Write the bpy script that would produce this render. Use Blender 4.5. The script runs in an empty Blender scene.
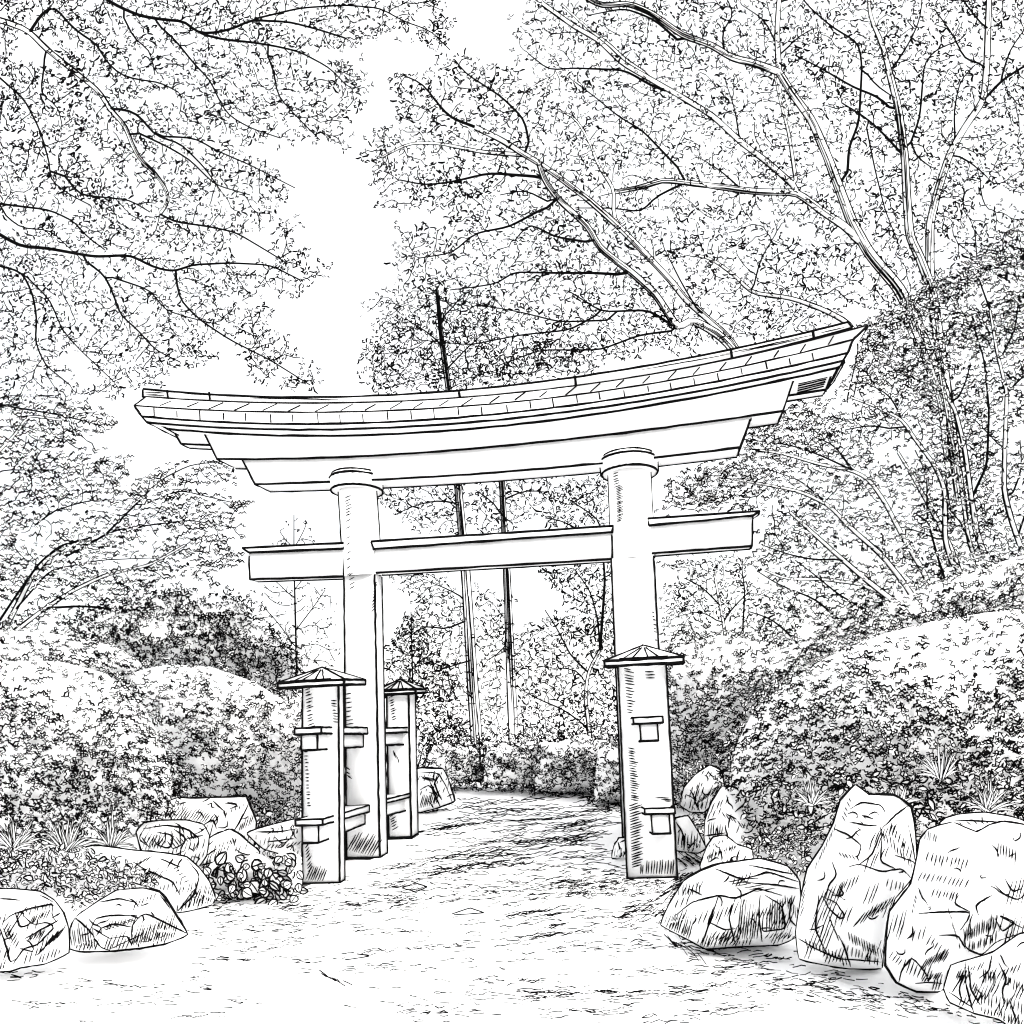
import bpy, math, random
import numpy as np
from mathutils import Vector
from mathutils.bvhtree import BVHTree
random.seed(7); rng = np.random.default_rng(11)
scene = bpy.context.scene; COL = scene.collection
A = np.array

# ------------------------------------------------------------------ camera
FPX, PITCH, ROLL = 961.4, 0.18494, -0.05166
CAM = A([0, 0, 1.6])
F = A([0, math.cos(PITCH), math.sin(PITCH)]); R0 = A([1., 0, 0]); U0 = np.cross(R0, F)
RT = math.cos(ROLL)*R0 + math.sin(ROLL)*U0; UP = -math.sin(ROLL)*R0 + math.cos(ROLL)*U0
def ray(x, y): return F + RT*((x-512)/FPX) + UP*((512-y)/FPX)
def at(x, y, D): return CAM + ray(x, y)*D
def atn(p, D):
    p = np.asarray(p, float); D = np.broadcast_to(D, (len(p),))
    return CAM + (F[None] + RT[None]*((p[:, :1]-512)/FPX) + UP[None]*((512-p[:, 1:2])/FPX))*D[:, None]
def proj(P):
    P = np.atleast_2d(P)-CAM; d = P@F
    return np.c_[512+FPX*(P@RT)/d, 512-FPX*(P@UP)/d], d
def gdepth(x, y, z=0.0):
    r = ray(x, y); return (z-1.6)/r[2]
def ground_pt(x, y, z=0.0): return at(x, y, gdepth(x, y, z))

# ------------------------------------------------------------------ materials
def mat(name, c, var=0.04, scale=6.0, bump=0.0):
    m = bpy.data.materials.new(name); m.use_nodes = True; nt = m.node_tree; nt.nodes.clear()
    out = nt.nodes.new('ShaderNodeOutputMaterial'); b = nt.nodes.new('ShaderNodeBsdfDiffuse')
    n = nt.nodes.new('ShaderNodeTexNoise'); n.inputs['Scale'].default_value = scale; n.inputs['Detail'].default_value = 3
    r = nt.nodes.new('ShaderNodeValToRGB')
    r.color_ramp.elements[0].position = .3; r.color_ramp.elements[1].position = .7
    r.color_ramp.elements[0].color = (*[max(0, v*(1-var)) for v in c], 1); r.color_ramp.elements[1].color = (*[min(1, v*(1+var)) for v in c], 1)
    tc = nt.nodes.new('ShaderNodeTexCoord')
    nt.links.new(tc.outputs['Object'], n.inputs['Vector']); nt.links.new(n.outputs['Fac'], r.inputs['Fac'])
    nt.links.new(r.outputs['Color'], b.inputs['Color']); nt.links.new(b.outputs['BSDF'], out.inputs['Surface'])
    return m
W = .97
M = dict(wood=mat('white_painted_timber', (W, W, W), .03, 3), tile=mat('pale_roof_tile', (W, W, W), .04, 9),
         stone=mat('white_stone', (W, W, W), .05, 4), leaf=mat('white_leaf', (W, W, W), .04, 20),
         bark=mat('white_bark', (W, W, W), .05, 12), ground=mat('white_ground', (W, W, W), .03, 1.5),
         path=mat('white_path', (W, W, W), .03, 2), ink=mat('black_ink', (.0042, .0042, .0044), .5, 14),
         greytile=mat('grey_shaded_tile', (.6, .6, .6), .3, 1.8))  # greytile: grey shading of the right-hand roof tiles, put into the colour

# ------------------------------------------------------------------ mesh builder
INKW = 1.55
class MB:
    def __init__(s): s.V = []; s.Q = []; s.QM = []; s.P = []; s.PM = []; s.n = 0
    def add(s, V, Q, m=0):
        V = np.asarray(V, float).reshape(-1, 3); Q = np.asarray(Q, np.int64).reshape(-1, 4)
        s.V.append(V); s.Q.append(Q+s.n); s.QM.append(np.full(len(Q), m) if np.isscalar(m) else m); s.n += len(V)
    def poly(s, V, P, m=0):
        V = np.asarray(V, float).reshape(-1, 3); s.V.append(V)
        for p in P: s.P.append([i+s.n for i in p]); s.PM.append(m)
        s.n += len(V)
    def tube(s, pts, r, k=3, m=1, cap=True):
        V, Q = tube(pts, r, k); s.add(V, Q, m)
        if cap and k > 3:
            n = len(pts); s.poly(V[:k], [list(range(k))[::-1]], m); s.poly(V[-k:], [list(range(k))], m)
    def ink(s, pts, wpx=1.7, k=4, D=None, wob=0.25, taper=False, step=None):
        """an ink line lying along 3D points, width in picture pixels at its own distance"""
        P = np.asarray(pts, float)
        if D is None: D = float(np.mean((P-CAM)@F))
        u = D/FPX
        L = np.linalg.norm(np.diff(P, axis=0), axis=1); tot = L.sum()
        n = max(2, len(P), int(tot/u/(step or 7))+1)
        if wob:
            t = np.r_[0, np.cumsum(L)]; tt = np.linspace(0, tot, n)
            P = np.c_[np.interp(tt, t, P[:, 0]), np.interp(tt, t, P[:, 1]), np.interp(tt, t, P[:, 2])]
            P[1:-1] += rng.normal(0, wob*u*.5, (len(P)-2, 3))
        w = INKW*wpx*u/2*np.clip(1+rng.normal(0, .1, len(P)), .7, 1.3)
        if taper: w = w*np.clip(np.minimum(np.linspace(.35, 2.2, len(P)), np.linspace(2.2, .35, len(P))), 0, 1)
        s.tube(P, w, k, 1)
    def build(s, name, mats, parent=None, loc=None):
        V = np.concatenate(s.V) if s.V else np.zeros((0, 3))
        if loc is not None: V = V-np.asarray(loc)
        me = bpy.data.meshes.new(name)
        Q = np.concatenate(s.Q) if s.Q else np.zeros((0, 4), int); QM = np.concatenate(s.QM) if s.QM else np.zeros(0, int)
        loops = np.r_[Q.ravel(), np.concatenate([A(p) for p in s.P]) if s.P else np.zeros(0, int)].astype(np.int32)
        sizes = np.r_[np.full(len(Q), 4), [len(p) for p in s.P]].astype(np.int32)
        starts = np.r_[0, np.cumsum(sizes)[:-1]].astype(np.int32)
        me.vertices.add(len(V)); me.vertices.foreach_set('co', V.astype(np.float32).ravel())
        me.loops.add(len(loops)); me.loops.foreach_set('vertex_index', loops)
        me.polygons.add(len(sizes)); me.polygons.foreach_set('loop_start', starts)
        try: me.polygons.foreach_set('loop_total', sizes)
        except Exception: pass
        me.polygons.foreach_set('material_index', np.r_[QM, s.PM].astype(np.int32))
        for m in (mats if isinstance(mats, (list, tuple)) else [mats]): me.materials.append(M[m])
        me.update(calc_edges=True)
        o = bpy.data.objects.new(name, me); COL.objects.link(o)
        if parent: o.parent = parent
        elif loc is not None: o.location = loc
        return o
def tube(pts, r, k=3):
    P = np.asarray(pts, float); n = len(P); r = np.broadcast_to(r, (n,))
    T = np.gradient(P, axis=0); T /= np.linalg.norm(T, axis=1)[:, None]+1e-12
    ref = A([.123, .31, .94]) if abs(T[0, 2]) < .8 else A([.91, .2, .1])
    a = np.cross(T, ref); a /= np.linalg.norm(a, axis=1)[:, None]+1e-12; b = np.cross(T, a)
    th = np.arange(k)*2*math.pi/k+.4
    V = P[:, None]+r[:, None, None]*(a[:, None]*np.cos(th)[None, :, None]+b[:, None]*np.sin(th)[None, :, None])
    i = np.arange(n-1)[:, None]*k; j = np.arange(k)[None]; j2 = (j+1) % k
    Q = np.stack([i+j, i+j2, i+k+j2, i+k+j], -1).reshape(-1, 4)
    return V.reshape(-1, 3), Q

def tag(o, label=None, cat=None, group=None, kind=None):
    if label: o['label'] = label
    if cat: o['category'] = cat
    if group: o['group'] = group
    if kind: o['kind'] = kind
    return o
def empty(name, loc, label, cat, group=None):
    o = bpy.data.objects.new(name, None); COL.objects.link(o); o.empty_display_size = .2
    o.location = loc; return tag(o, label, cat, group)
class Sub:                                     # builds a part under an empty at world coordinates
    def __init__(s, root): s.r = root; s.o = A(root.location)
    def part(s, mb, name, mats, parent=None, label=None):
        o = mb.build(name, mats, None, s.o); o.location = (0, 0, 0)
        o.parent = parent or s.r
        if label: o['label'] = label
        return o

# ------------------------------------------------------------------ terrain
def sst(a, b, x): t = np.clip((x-a)/(b-a), 0, 1); return t*t*(3-2*t)
def terr(x, y):
    x = np.asarray(x, float); y = np.asarray(y, float)
    r = 2.7*sst(3.6, 7.5, x)*sst(6.5, 13, y)+.8*sst(8, 20, x)*sst(10, 25, y)
    l = 2.6*sst(4.2, 8.5, -x)*sst(6.5, 13, y)+.6*sst(8, 20, -x)*sst(8, 25, y)
    return r+l-.012
def hmask(gx, gy, c): return 0
xs = np.r_[np.linspace(-60, -14, 10), np.linspace(-13, 13, 66), np.linspace(14, 60, 10)]
ys = np.r_[np.linspace(-12, 0, 5), np.linspace(1, 32, 60), np.linspace(36, 90, 8)]
gx, gy = np.meshgrid(xs, ys); gz = terr(gx, gy)
g = MB(); nx, ny = len(xs), len(ys)
i, j = np.meshgrid(np.arange(nx-1), np.arange(ny-1)); b = (j*nx+i).ravel()
g.add(np.c_[gx.ravel(), gy.ravel(), gz.ravel()], np.c_[b, b+1, b+nx+1, b+nx])
def groundmark(mb, px, py, L, slope, w=1.15, amp=.8, z=.004, k=3):
    n = max(3, int(L/3)); x = np.linspace(px-L/2, px+L/2, n); y = py+slope*(x-px)+rng.normal(0, amp, n)*.6+.7*np.sin(np.linspace(0, L/3.2, n)+px)
    P = A([ground_pt(a, c, z) for a, c in zip(x, y)]); D = (P-CAM)@F
    mb.tube(P, INKW*w*D/FPX/2*np.clip(rng.normal(1, .25, len(P)), .5, 1.5), k, 1)
# litter marks on the shoulders of the path
def inpoly(p, poly):
    p = np.atleast_2d(p); x, y = p[:, 0], p[:, 1]; c = np.zeros(len(p), bool); q = A(poly, float)
    for k in range(len(q)):
        x1, y1 = q[k]; x2, y2 = q[k-1]
        m = ((y1 > y) != (y2 > y)) & (x < (x2-x1)*(y-y1)/((y2-y1) or 1e-9)+x1); c ^= m
    return c
def scatter(poly, spacing, n=None):
    q = A(poly, float); lo, hi = q.min(0), q.max(0); out = []
    area = 0.5*abs(np.dot(q[:, 0], np.roll(q[:, 1], 1))-np.dot(q[:, 1], np.roll(q[:, 0], 1)))
    n = n or int(area/spacing**2*1.15)
    box = np.prod(hi-lo); C = lo+rng.random((int(n*8*box/max(area, 1)), 2))*(hi-lo); C = C[inpoly(C, q)]
    cell = {}; s2 = (spacing*.72)**2
    for x, y in C.tolist():
        if len(out) >= n: break
        cx, cy = int(x//spacing), int(y//spacing); ok = True
        for a in (-1, 0, 1):
            for bb in (-1, 0, 1):
                for o in cell.get((cx+a, cy+bb), ()):
                    if (o[0]-x)**2+(o[1]-y)**2 < s2: ok = False; break
        if ok: out.append((x, y)); cell.setdefault((cx, cy), []).append((x, y))
    return A(out)
PATH = [(-60, 1060), (-60, 985), (30, 972), (95, 958), (190, 930), (225, 905), (300, 889), (345, 870), (395, 850), (424, 832), (440, 808), (458, 795), (452, 781), (500, 781), (560, 786), (612, 794), (640, 803), (660, 830), (676, 884), (664, 930), (700, 955), (800, 966), (850, 985), (935, 1005), (1000, 1060)]
pp = A([ground_pt(x, y, .004) for x, y in PATH]); 
pm = MB(); ctr = ground_pt(500, 900, .004)
pp2 = np.vstack([pp, [[3.0, .5, .004], [-3.0, .5, .004]]])
pm.poly(pp2, [list(range(len(pp2)))])
pm.ink(atn([(424, 772), (452, 778), (500, 781), (560, 786), (616, 795)], A([gdepth(x, y, .01) for x, y in [(424, 772), (452, 778), (500, 781), (560, 786), (616, 795)]])), 1.0)
def band(mb, x0, y0, x1, y1, h, n, lmin=5, lmax=22, w=.78):
    n = int(n*1.4)
    h = h*1.25; lmin = lmin*1.2; lmax = lmax*1.05
    for _ in range(n):
        t = rng.random(); px = x0+(x1-x0)*t+rng.normal(0, 3); py = y0+(y1-y0)*t+rng.normal(0, h)
        if py < 786: continue
        groundmark(mb, px, py, rng.uniform(lmin, lmax), (y1-y0)/((x1-x0) or 1)+rng.normal(0, .03), w*rng.uniform(.8, 1.15))
# (x0,y0,x1,y1, spread, number, shortest, longest)
BANDS = [(455, 797, 612, 797, 5, 16, 8, 40), (440, 838, 615, 830, 12, 40, 8, 40), (400, 858, 615, 848, 10, 40, 6, 30), (390, 890, 620, 872, 7, 40, 4, 16), (240, 925, 420, 912, 8, 30, 4, 14), (420, 940, 660, 925, 10, 36, 4, 16), (380, 968, 700, 975, 14, 30, 4, 14), (60, 1000, 340, 985, 12, 20, 4, 14), (340, 1005, 760, 1010, 12, 34, 4, 16), (760, 985, 900, 1008, 8, 30, 4, 14), (660, 915, 700, 960, 6, 14, 4, 12), (440, 806, 610, 792, 3, 14, 8, 50), (430, 815, 612, 806, 4, 22, 8, 55), (425, 829, 612, 812, 3, 20, 10, 60), (470, 845, 615, 822, 4, 26, 8, 50),
 (375, 872, 600, 834, 2.2, 34, 6, 40), (420, 874, 560, 850, 2, 14, 10, 45), (440, 868, 620, 858, 3, 26, 6, 26), (345, 886, 470, 884, 5, 22, 3, 12),
 (400, 903, 610, 880, 4, 60, 4, 18), (500, 900, 660, 880, 5, 60, 3, 12), (560, 880, 660, 872, 5, 60, 3, 9), (345, 905, 415, 900, 5, 38, 4, 16), (300, 893, 420, 880, 5, 34, 4, 14),
 (215, 912, 340, 905, 4, 34, 4, 14), (190, 932, 340, 920, 3, 24, 4, 14), (342, 930, 420, 932, 1.2, 10, 5, 20), (500, 925, 680, 905, 5, 46, 4, 20), (520, 915, 570, 908, 2, 8, 20, 45),
 (500, 942, 600, 928, 2, 14, 12, 36), (360, 953, 460, 945, 1, 18, 3, 12), (550, 950, 700, 944, 2, 26, 4, 14), (342, 970, 400, 965, 1.5, 8, 4, 20), (640, 935, 740, 955, 5, 26, 4, 14),
 (470, 984, 560, 978, 1.6, 16, 4, 14), (470, 995, 700, 992, 2.5, 50, 5, 26), (690, 968, 800, 960, 6, 46, 4, 16), (700, 985, 840, 978, 5, 46, 4, 14), (800, 985, 920, 1004, 5, 40, 4, 14),
 (400, 1012, 480, 1010, 4, 16, 4, 12), (540, 1014, 640, 1008, 2, 18, 5, 18), (640, 1018, 760, 1004, 3, 22, 5, 20), (200, 945, 300, 940, 2, 12, 4, 12), (200, 960, 290, 960, 1.2, 9, 5, 14),
 (60, 985, 220, 988, 3, 18, 5, 16), (20, 1004, 60, 1006, 1.5, 8, 4, 12), (100, 1000, 200, 1002, 3, 8, 4, 14), (280, 960, 345, 958, 2, 6, 8, 16), (330, 975, 345, 984, 1, 4, 8, 14), (240, 952, 300, 943, 1.5, 9, 4, 12), (600, 975, 690, 970, 2, 10, 4, 12), (620, 920, 660, 905, 6, 34, 3, 10), (180, 1018, 220, 1013, 1, 4, 8, 16)]
for bd in BANDS: band(pm, *bd)
for q in [[(402, 888), (415, 883), (428, 887), (416, 892), (402, 888)], [(452, 914), (470, 908), (485, 913), (454, 915)], [(357, 954), (372, 956), (345, 960)]]:
    pm.ink(A([ground_pt(x, y, .006) for x, y in q]), 1.1)
for _ in range(90):       # pebbles drawn as tiny rings by the right post
    x, y = rng.uniform(560, 665), rng.uniform(880, 896); a = rng.uniform(1.2, 2.6)
    pm.tube(A([ground_pt(x+a*1.4*math.cos(t), y+a*.6*math.sin(t), .004) for t in np.linspace(0, rng.uniform(4, 6.3), 7)]), .5*gdepth(x, y)/FPX, 3, 1)
tag(pm.build('path', ['path', 'ink']), kind='structure')
for x0, y0, x1, y1, h, n in [(60, 975, 0, 975, 4, 10), (665, 895, 690, 880, 5, 34), (810, 988, 1000, 1020, 4, 46), (200, 905, 300, 893, 4, 50), (600, 800, 640, 812, 5, 20), (680, 900, 664, 915, 3, 10), (680, 850, 700, 862, 4, 20)]:
    band(g, x0, y0, x1, y1, h, n, 3, 13)
tag(g.build('ground', ['ground', 'ink']), kind='structure')

# ------------------------------------------------------------------ torii gate
YAW, TX, TY = -.14675, -.2119, 10.2435; AA, DD = 1.486, 1.351
cy_, sy_ = math.cos(YAW), math.sin(YAW)
EX = A([cy_, sy_, 0]); EY = A([-sy_, cy_, 0]); EZ = A([0, 0, 1.]); TO = A([TX, TY, 0])
def loc2w(p): p = np.atleast_2d(p); return TO+p[:, :1]*EX+p[:, 1:2]*EY+p[:, 2:3]*EZ
def onplane(px, py, ly):
    r = ray(px, py); n = EY; t = ((TO+EY*ly-CAM)@n)/(r@n); w = CAM+r*t-TO
    return A([w@EX, w@EZ])
gate = empty('torii_gate', (TX, TY, 0), 'large white torii gate with curved tiled roof standing over the path', 'torii gate')
G = Sub(gate)
def boxw(mb, c, sx, sy, sz, ink=1.6, top=None, m=0, skip=()):
    """box in gate axes; c = centre of bottom; top = (sx,sy) of top if tapered"""
    t = top or (sx, sy); x, y, z = c
    v = [(x-sx/2, y-sy/2, z), (x+sx/2, y-sy/2, z), (x+sx/2, y+sy/2, z), (x-sx/2, y+sy/2, z),
         (x-t[0]/2, y-t[1]/2, z+sz), (x+t[0]/2, y-t[1]/2, z+sz), (x+t[0]/2, y+t[1]/2, z+sz), (x-t[0]/2, y+t[1]/2, z+sz)]
    w = loc2w(A(v)); mb.add(w, [(0, 3, 2, 1), (4, 5, 6, 7), (0, 1, 5, 4), (1, 2, 6, 5), (2, 3, 7, 6), (3, 0, 4, 7)], m)
    for a, b2 in [(0, 1), (1, 2), (2, 3), (3, 0), (4, 5), (5, 6), (6, 7), (7, 4), (0, 4), (1, 5), (2, 6), (3, 7)]:
        if (a, b2) not in skip: mb.ink([w[a], w[b2]], ink)
    return w
def loft(mb, lines, n=40, ink=1.6, m=0, inkrows=None, endink=True, inkback=True):
    """lines: list of (pixel points, ly) from bottom to top of the front face; mirrored to the back"""
    S = []
    for pts, ly in lines:
        q = A([onplane(x, y, ly) for x, y in pts]); dg = min(3, len(q)-1)
        c = np.polyfit(q[:, 0], q[:, 1], dg); x = np.linspace(q[0, 0], q[-1, 0], n)
        S.append(np.c_[x, np.full(n, ly), np.polyval(c, x)])
    back = [np.c_[s[:, 0], -s[:, 1], s[:, 2]] for s in S[::-1]]
    ring = S+back; k = len(ring); V = np.stack(ring, 1)            # n,k,3
    Wd = loc2w(V.reshape(-1, 3))
    i = np.arange(n-1)[:, None]*k; j = np.arange(k)[None]; j2 = (j+1) % k
    mb.add(Wd, np.stack([i+j, i+k+j, i+k+j2, i+j2], -1).reshape(-1, 4), m)
    mb.poly(Wd[:k], [list(range(k))], m); mb.poly(Wd[-k:], [list(range(k))[::-1]], m)
    R = Wd.reshape(n, k, 3)
    for q in range(k):
        if inkrows is None or q in inkrows or (k-1-q) in inkrows:
            mb.ink(R[:, q], ink, step=14)
    if endink:
        for e in (0, -1): mb.ink(np.vstack([R[e], R[e][:1]]), ink)
    return S, R
yb = -.21
ub = [(204, 433), (270, 436), (341, 435), (513, 426), (683, 399), (795, 377)]
L_ub = [(217, 459), (341, 457), (513, 445), (683, 425), (783, 411)]
# lower lintel beam
mb = MB(); loft(mb, [([(255, 484), (341, 482), (384, 479), (600, 463), (683, 455), (740, 447)], yb), ([(242, 459), (341, 457.5), (513, 445.5), (683, 425.5), (751, 417)], yb)], inkrows=(0,))
G.part(mb, 'lower_lintel', ['wood', 'ink'])
mb = MB(); loft(mb, [(L_ub, yb-.03), (ub, yb-.03)])
G.part(mb, 'upper_lintel', ['wood', 'ink'])
mb = MB(); S, R = loft(mb, [([(181, 444), (341, 444), (513, 434), (683, 410), (826, 390)], -.1), ([(172, 428), (341, 434), (513, 426), (683, 399), (834, 368)], -.1)], inkrows=(0,))
# parallel hatch strokes on the exposed right end
for k in range(7):
    a = A([(799-k*.3, 379+k*2.3), (829-k*.9, 372.5+k*2.3)]); q = A([onplane(x, y, -.104) for x, y in a])
    mb.ink(loc2w(A([(q[0, 0], -.104, q[0, 1]), (q[1, 0], -.104, q[1, 1])])), 1.1)
G.part(mb, 'purlin', ['wood', 'ink'])
mb = MB(); loft(mb, [([(167, 429), (341, 435), (513, 426), (683, 399), (838, 368)], -.36), ([(158, 423.5), (341, 428.5), (513, 419.5), (683, 393), (845, 361)], -.36)])
G.part(mb, 'eave_board', ['wood', 'ink'])
roof = MB()
fas = [([(147, 422.5), (341, 428.5), (513, 419.5), (683, 393), (843, 361)], -.5), ([(142, 416.5), (341, 423), (513, 413.5), (683, 387), (848, 353)], -.5),
       ([(134, 406), (240, 411), (341, 412.5), (475, 406), (683, 378), (853, 340)], -.38), ([(146, 397), (341, 403.5), (465, 397.5), (683, 369), (868, 325.5)], -.14)]
S, R = loft(roof, fas, n=60, ink=1.6)
def joints(mb, a, b2, pitch, off, slant, wpx=1.0):
    La, Lb = R[:, a], R[:, b2]; t = off
    N = len(La)
    while t < 1:
        f = t*(N-1); i = int(f); 
        if i >= N-2: break
        pa = La[i]+(La[i+1]-La[i])*(f-i); fb = min(max(f+slant*(1.0-1.8*t), 0), N-1.01); k = int(fb); pb = Lb[k]+(Lb[k+1]-Lb[k])*(fb-k)
        p0 = pa+(pb-pa)*rng.uniform(.05, .2); p1 = pa+(pb-pa)*rng.uniform(.7, .95); up = A([0, -.006, .004])
        mb.ink([p0+up, p1+up], wpx*rng.uniform(.7, 1.2), k=3, wob=0)
        t += pitch*rng.uniform(.92, 1.08)*(1-.15*t)
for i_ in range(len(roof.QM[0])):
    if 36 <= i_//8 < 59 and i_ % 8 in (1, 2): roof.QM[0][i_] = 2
joints(roof, 1, 2, .0365, .02, .7); joints(roof, 2, 3, .0385, .035, .8)
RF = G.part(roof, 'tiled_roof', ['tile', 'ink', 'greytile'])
rd = MB(); loft(rd, [([(143, 397), (341, 403.5), (465, 397.5), (683, 369), (852, 327.5)], -.12), ([(143, 389), (341, 396), (459, 392), (575, 376), (700, 356), (848, 322)], -.12)])
for x, yt, ybm in [(167, 390, 398), (209, 392, 399.5), (459, 392, 398), (575, 376, 386), (731, 349.5, 358), (813, 331.5, 338)]:
    q0, q1 = onplane(x, yt, -.125), onplane(x+1, ybm, -.125); rd.ink(loc2w(A([(q0[0], -.125, q0[1]), (q1[0], -.125, q1[1])])), 1.7, wob=0)
for k, (xa, ya, xb, yb2) in enumerate([(144, 392, 165, 393), (146, 394.5, 164, 395.5), (230, 396, 330, 400), (250, 398, 338, 399.5), (720, 355, 812, 335), (740, 352, 800, 339), (820, 333, 845, 327), (640, 370, 730, 354)]):
    q0, q1 = onplane(xa, ya, -.125), onplane(xb, yb2, -.125); rd.ink(loc2w(A([(q0[0], -.125, q0[1]), (q1[0], -.125, q1[1])])), .8, taper=True)
G.part(rd, 'ridge_cap', ['tile', 'ink'], RF)

# tie beam in three runs, each with its moulded cap
def tie(top, low, ctop, name='tie_beam'):
    mb = MB(); loft(mb, [(low, -.1), (top, -.1)], n=10); o = G.part(mb, name, ['wood', 'ink'])
    mb = MB(); loft(mb, [(top, -.135), (ctop, -.135)], n=10); G.part(mb, 'beam_cap', ['wood', 'ink'], o)
tie([(249, 552.5), (344, 548.5)], [(250, 579.5), (344, 576.5)], [(242, 548), (344, 543)])
tie([(374, 549), (612, 532)], [(374, 573), (612, 559)], [(371, 541.5), (613, 526)])
tie([(649, 525.5), (753, 515.5)], [(650, 553.5), (752, 546)], [(647, 518.5), (760, 511)])

def densify(p, step=8):
    p = A(p, float); L = np.r_[0, np.cumsum(np.linalg.norm(np.diff(p, axis=0), axis=1))]; n = max(3, int(L[-1]/step)+1); t = np.linspace(0, L[-1], n)
    # smooth through catmull
    q = np.c_[np.interp(t, L, p[:, 0]), np.interp(t, L, p[:, 1])]
    k = np.array([.25, .5, .25]); s = q.copy(); s[1:-1] = q[:-2]*.25+q[1:-1]*.5+q[2:]*.25
    return s
def hatch_on(mb, bvh, strokes, w=1.0, off=.003):
    """strokes: pixel polylines laid on the surface they hit"""
    for st in strokes:
        P = []
        st = densify(st, 3.0)
        for x, y in st:
            d = Vector(ray(x, y)).normalized(); h = bvh.ray_cast(Vector(CAM), d, 200)
            if h[0] is not None: P.append(A(h[0])-A(d)*off)
            else: break
        if len(P) > 1: mb.ink(P, w*1.1, k=3, wob=.25, taper=True, step=5)
def bvh_of(mb):
    V = np.concatenate(mb.V); fs = []
    for Q, m in zip(mb.Q, mb.QM):
        fs += [tuple(int(a) for a in q) for q, mm in zip(Q, m) if mm == 0]
    fs += [tuple(p) for p, m in zip(mb.P, mb.PM) if m == 0]
    return BVHTree.FromPolygons([tuple(v) for v in V], fs)
def hatch(x0, y0, x1, y1, n, dx, dy, j=.25, bend=0):
    out = []
    for k in range(n):
        t = (k+rng.uniform(-.2, .2))/max(1, n-1); x = x0+(x1-x0)*t; y = y0+(y1-y0)*t; s = rng.uniform(1-j, 1+j)
        out.append([(x, y), (x+dx*s*.5+bend*rng.uniform(.3, 1), y+dy*s*.5), (x+dx*s, y+dy*s)])
    return out
def pillar(cxt, cyt, cxb, cyb, wf, side, rad, hatches, yn, cxn):
    q = onplane(cxt, cyt, 0); qb = onplane(cxb, cyb, -.0)
    zt = q[1]; xt = q[0]; xb_ = qb[0]; zn = onplane(cxt, yn, 0)[1]
    xm = onplane(cxn, yn, 0)[0]
    mb = MB()
    # squared lower shaft, battered slightly, following the lean of the post
    v = []
    for (x, z, w_) in [(xb_, -.02, wf), (xm, zn, wf*.97)]:
        for a, b2 in [(-1, -1), (1, -1), (1, 1), (-1, 1)]: v.append((x+a*w_/2, b2*side/2, z))
    w = loc2w(A(v)); mb.add(w, [(0, 3, 2, 1), (4, 5, 6, 7), (0, 1, 5, 4), (1, 2, 6, 5), (2, 3, 7, 6), (3, 0, 4, 7)])
    for a, b2 in [(0, 1), (1, 2), (0, 4), (1, 5), (2, 6), (3, 7), (3, 0)]: mb.ink([w[a], w[b2]], 1.65)
    for a, b2 in [(0, 1), (1, 2)]: mb.ink([w[a]+A([0, -.01, .028]), w[b2]+A([0, -.01, .028])], 1.65)
    # round upper shaft
    n = 28; z = np.linspace(zn, zt+.02, 5); cx = xm+(xt-xm)*(z-zn)/(zt-zn)
    C = np.c_[cx, np.zeros(5), z]; th = np.arange(n)*2*math.pi/n
    V = (C[:, None]+rad*np.stack([np.cos(th), np.sin(th), 0*th], -1)[None]).reshape(-1, 3)
    i = np.arange(4)[:, None]*n; j = np.arange(n)[None]; j2 = (j+1) % n
    mb.add(loc2w(V), np.stack([i+j, i+j2, i+n+j2, i+n+j], -1).reshape(-1, 4))
    tc = loc2w([[xt, 0, zt]])[0]; vd = tc-CAM; vd[2] = 0; vd /= np.linalg.norm(vd); sd = A([vd[1], -vd[0], 0])
    Wc = loc2w(C)
    for s in (-1, 1): mb.ink([Wc[0]+sd*rad*s, Wc[-1]+sd*rad*s], 1.65)
    bv = bvh_of(mb); hatch_on(mb, bv, hatches)
    o = G.part(mb, 'main_pillar', ['wood', 'ink'])
    # collar
    cb = MB(); rc = rad*1.36; h = .085; zz = [zt-h, zt]; rr = [rc*.96, rc]
    V = []
    for z0, r_ in [(zt-h, rad*.9), (zt-h, rc*.97), (zt+.05, rc), (zt+.09, rc*.93), (zt+.09, .02)]:
        V += [(xt+r_*math.cos(t), 1.5*r_*math.sin(t), z0) for t in th]
    i = np.arange(4)[:, None]*n; cb.add(loc2w(A(V)), np.stack([i+j, i+j2, i+n+j2, i+n+j], -1).reshape(-1, 4))
    Vw = loc2w(A(V)).reshape(5, n, 3)
    for r_ in (1, 2, 3): cb.ink(np.vstack([Vw[r_], Vw[r_][:1]]), 1.6, wob=.1)
    for s in (-1, 1): cb.ink([tc+sd*rc*s-A([0, 0, h]), tc+sd*rc*s+A([0, 0, .05])], 1.65)
    G.part(cb, 'collar', ['wood', 'ink'], o)
zz = lambda x, y, n, w, h: hatch(x, y, x+1, y+h, n, w, -2.2)
pillar(357, 484, 367, 856, .355, .26, .207, zz(345, 498, 7, 5, 18)+zz(346, 515, 9, 3.5, 60)+hatch(374, 585, 371, 612, 9, 3, -4)+hatch(347, 850, 372, 856, 12, 9, -16)+hatch(344, 755, 347, 775, 6, 4, 3)+hatch(345, 690, 346, 725, 9, 6, -1)+zz(349, 575, 4, 4, 14), 577, 363)
pillar(629, 466, 647, 853, .45, .42, .225, zz(613, 474, 6, 6, 13)+zz(616, 487, 22, 6, 35)+hatch(652, 612, 655, 640, 8, 3, 1)+zz(650, 470, 4, 3, 14), 560, 633)

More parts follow.
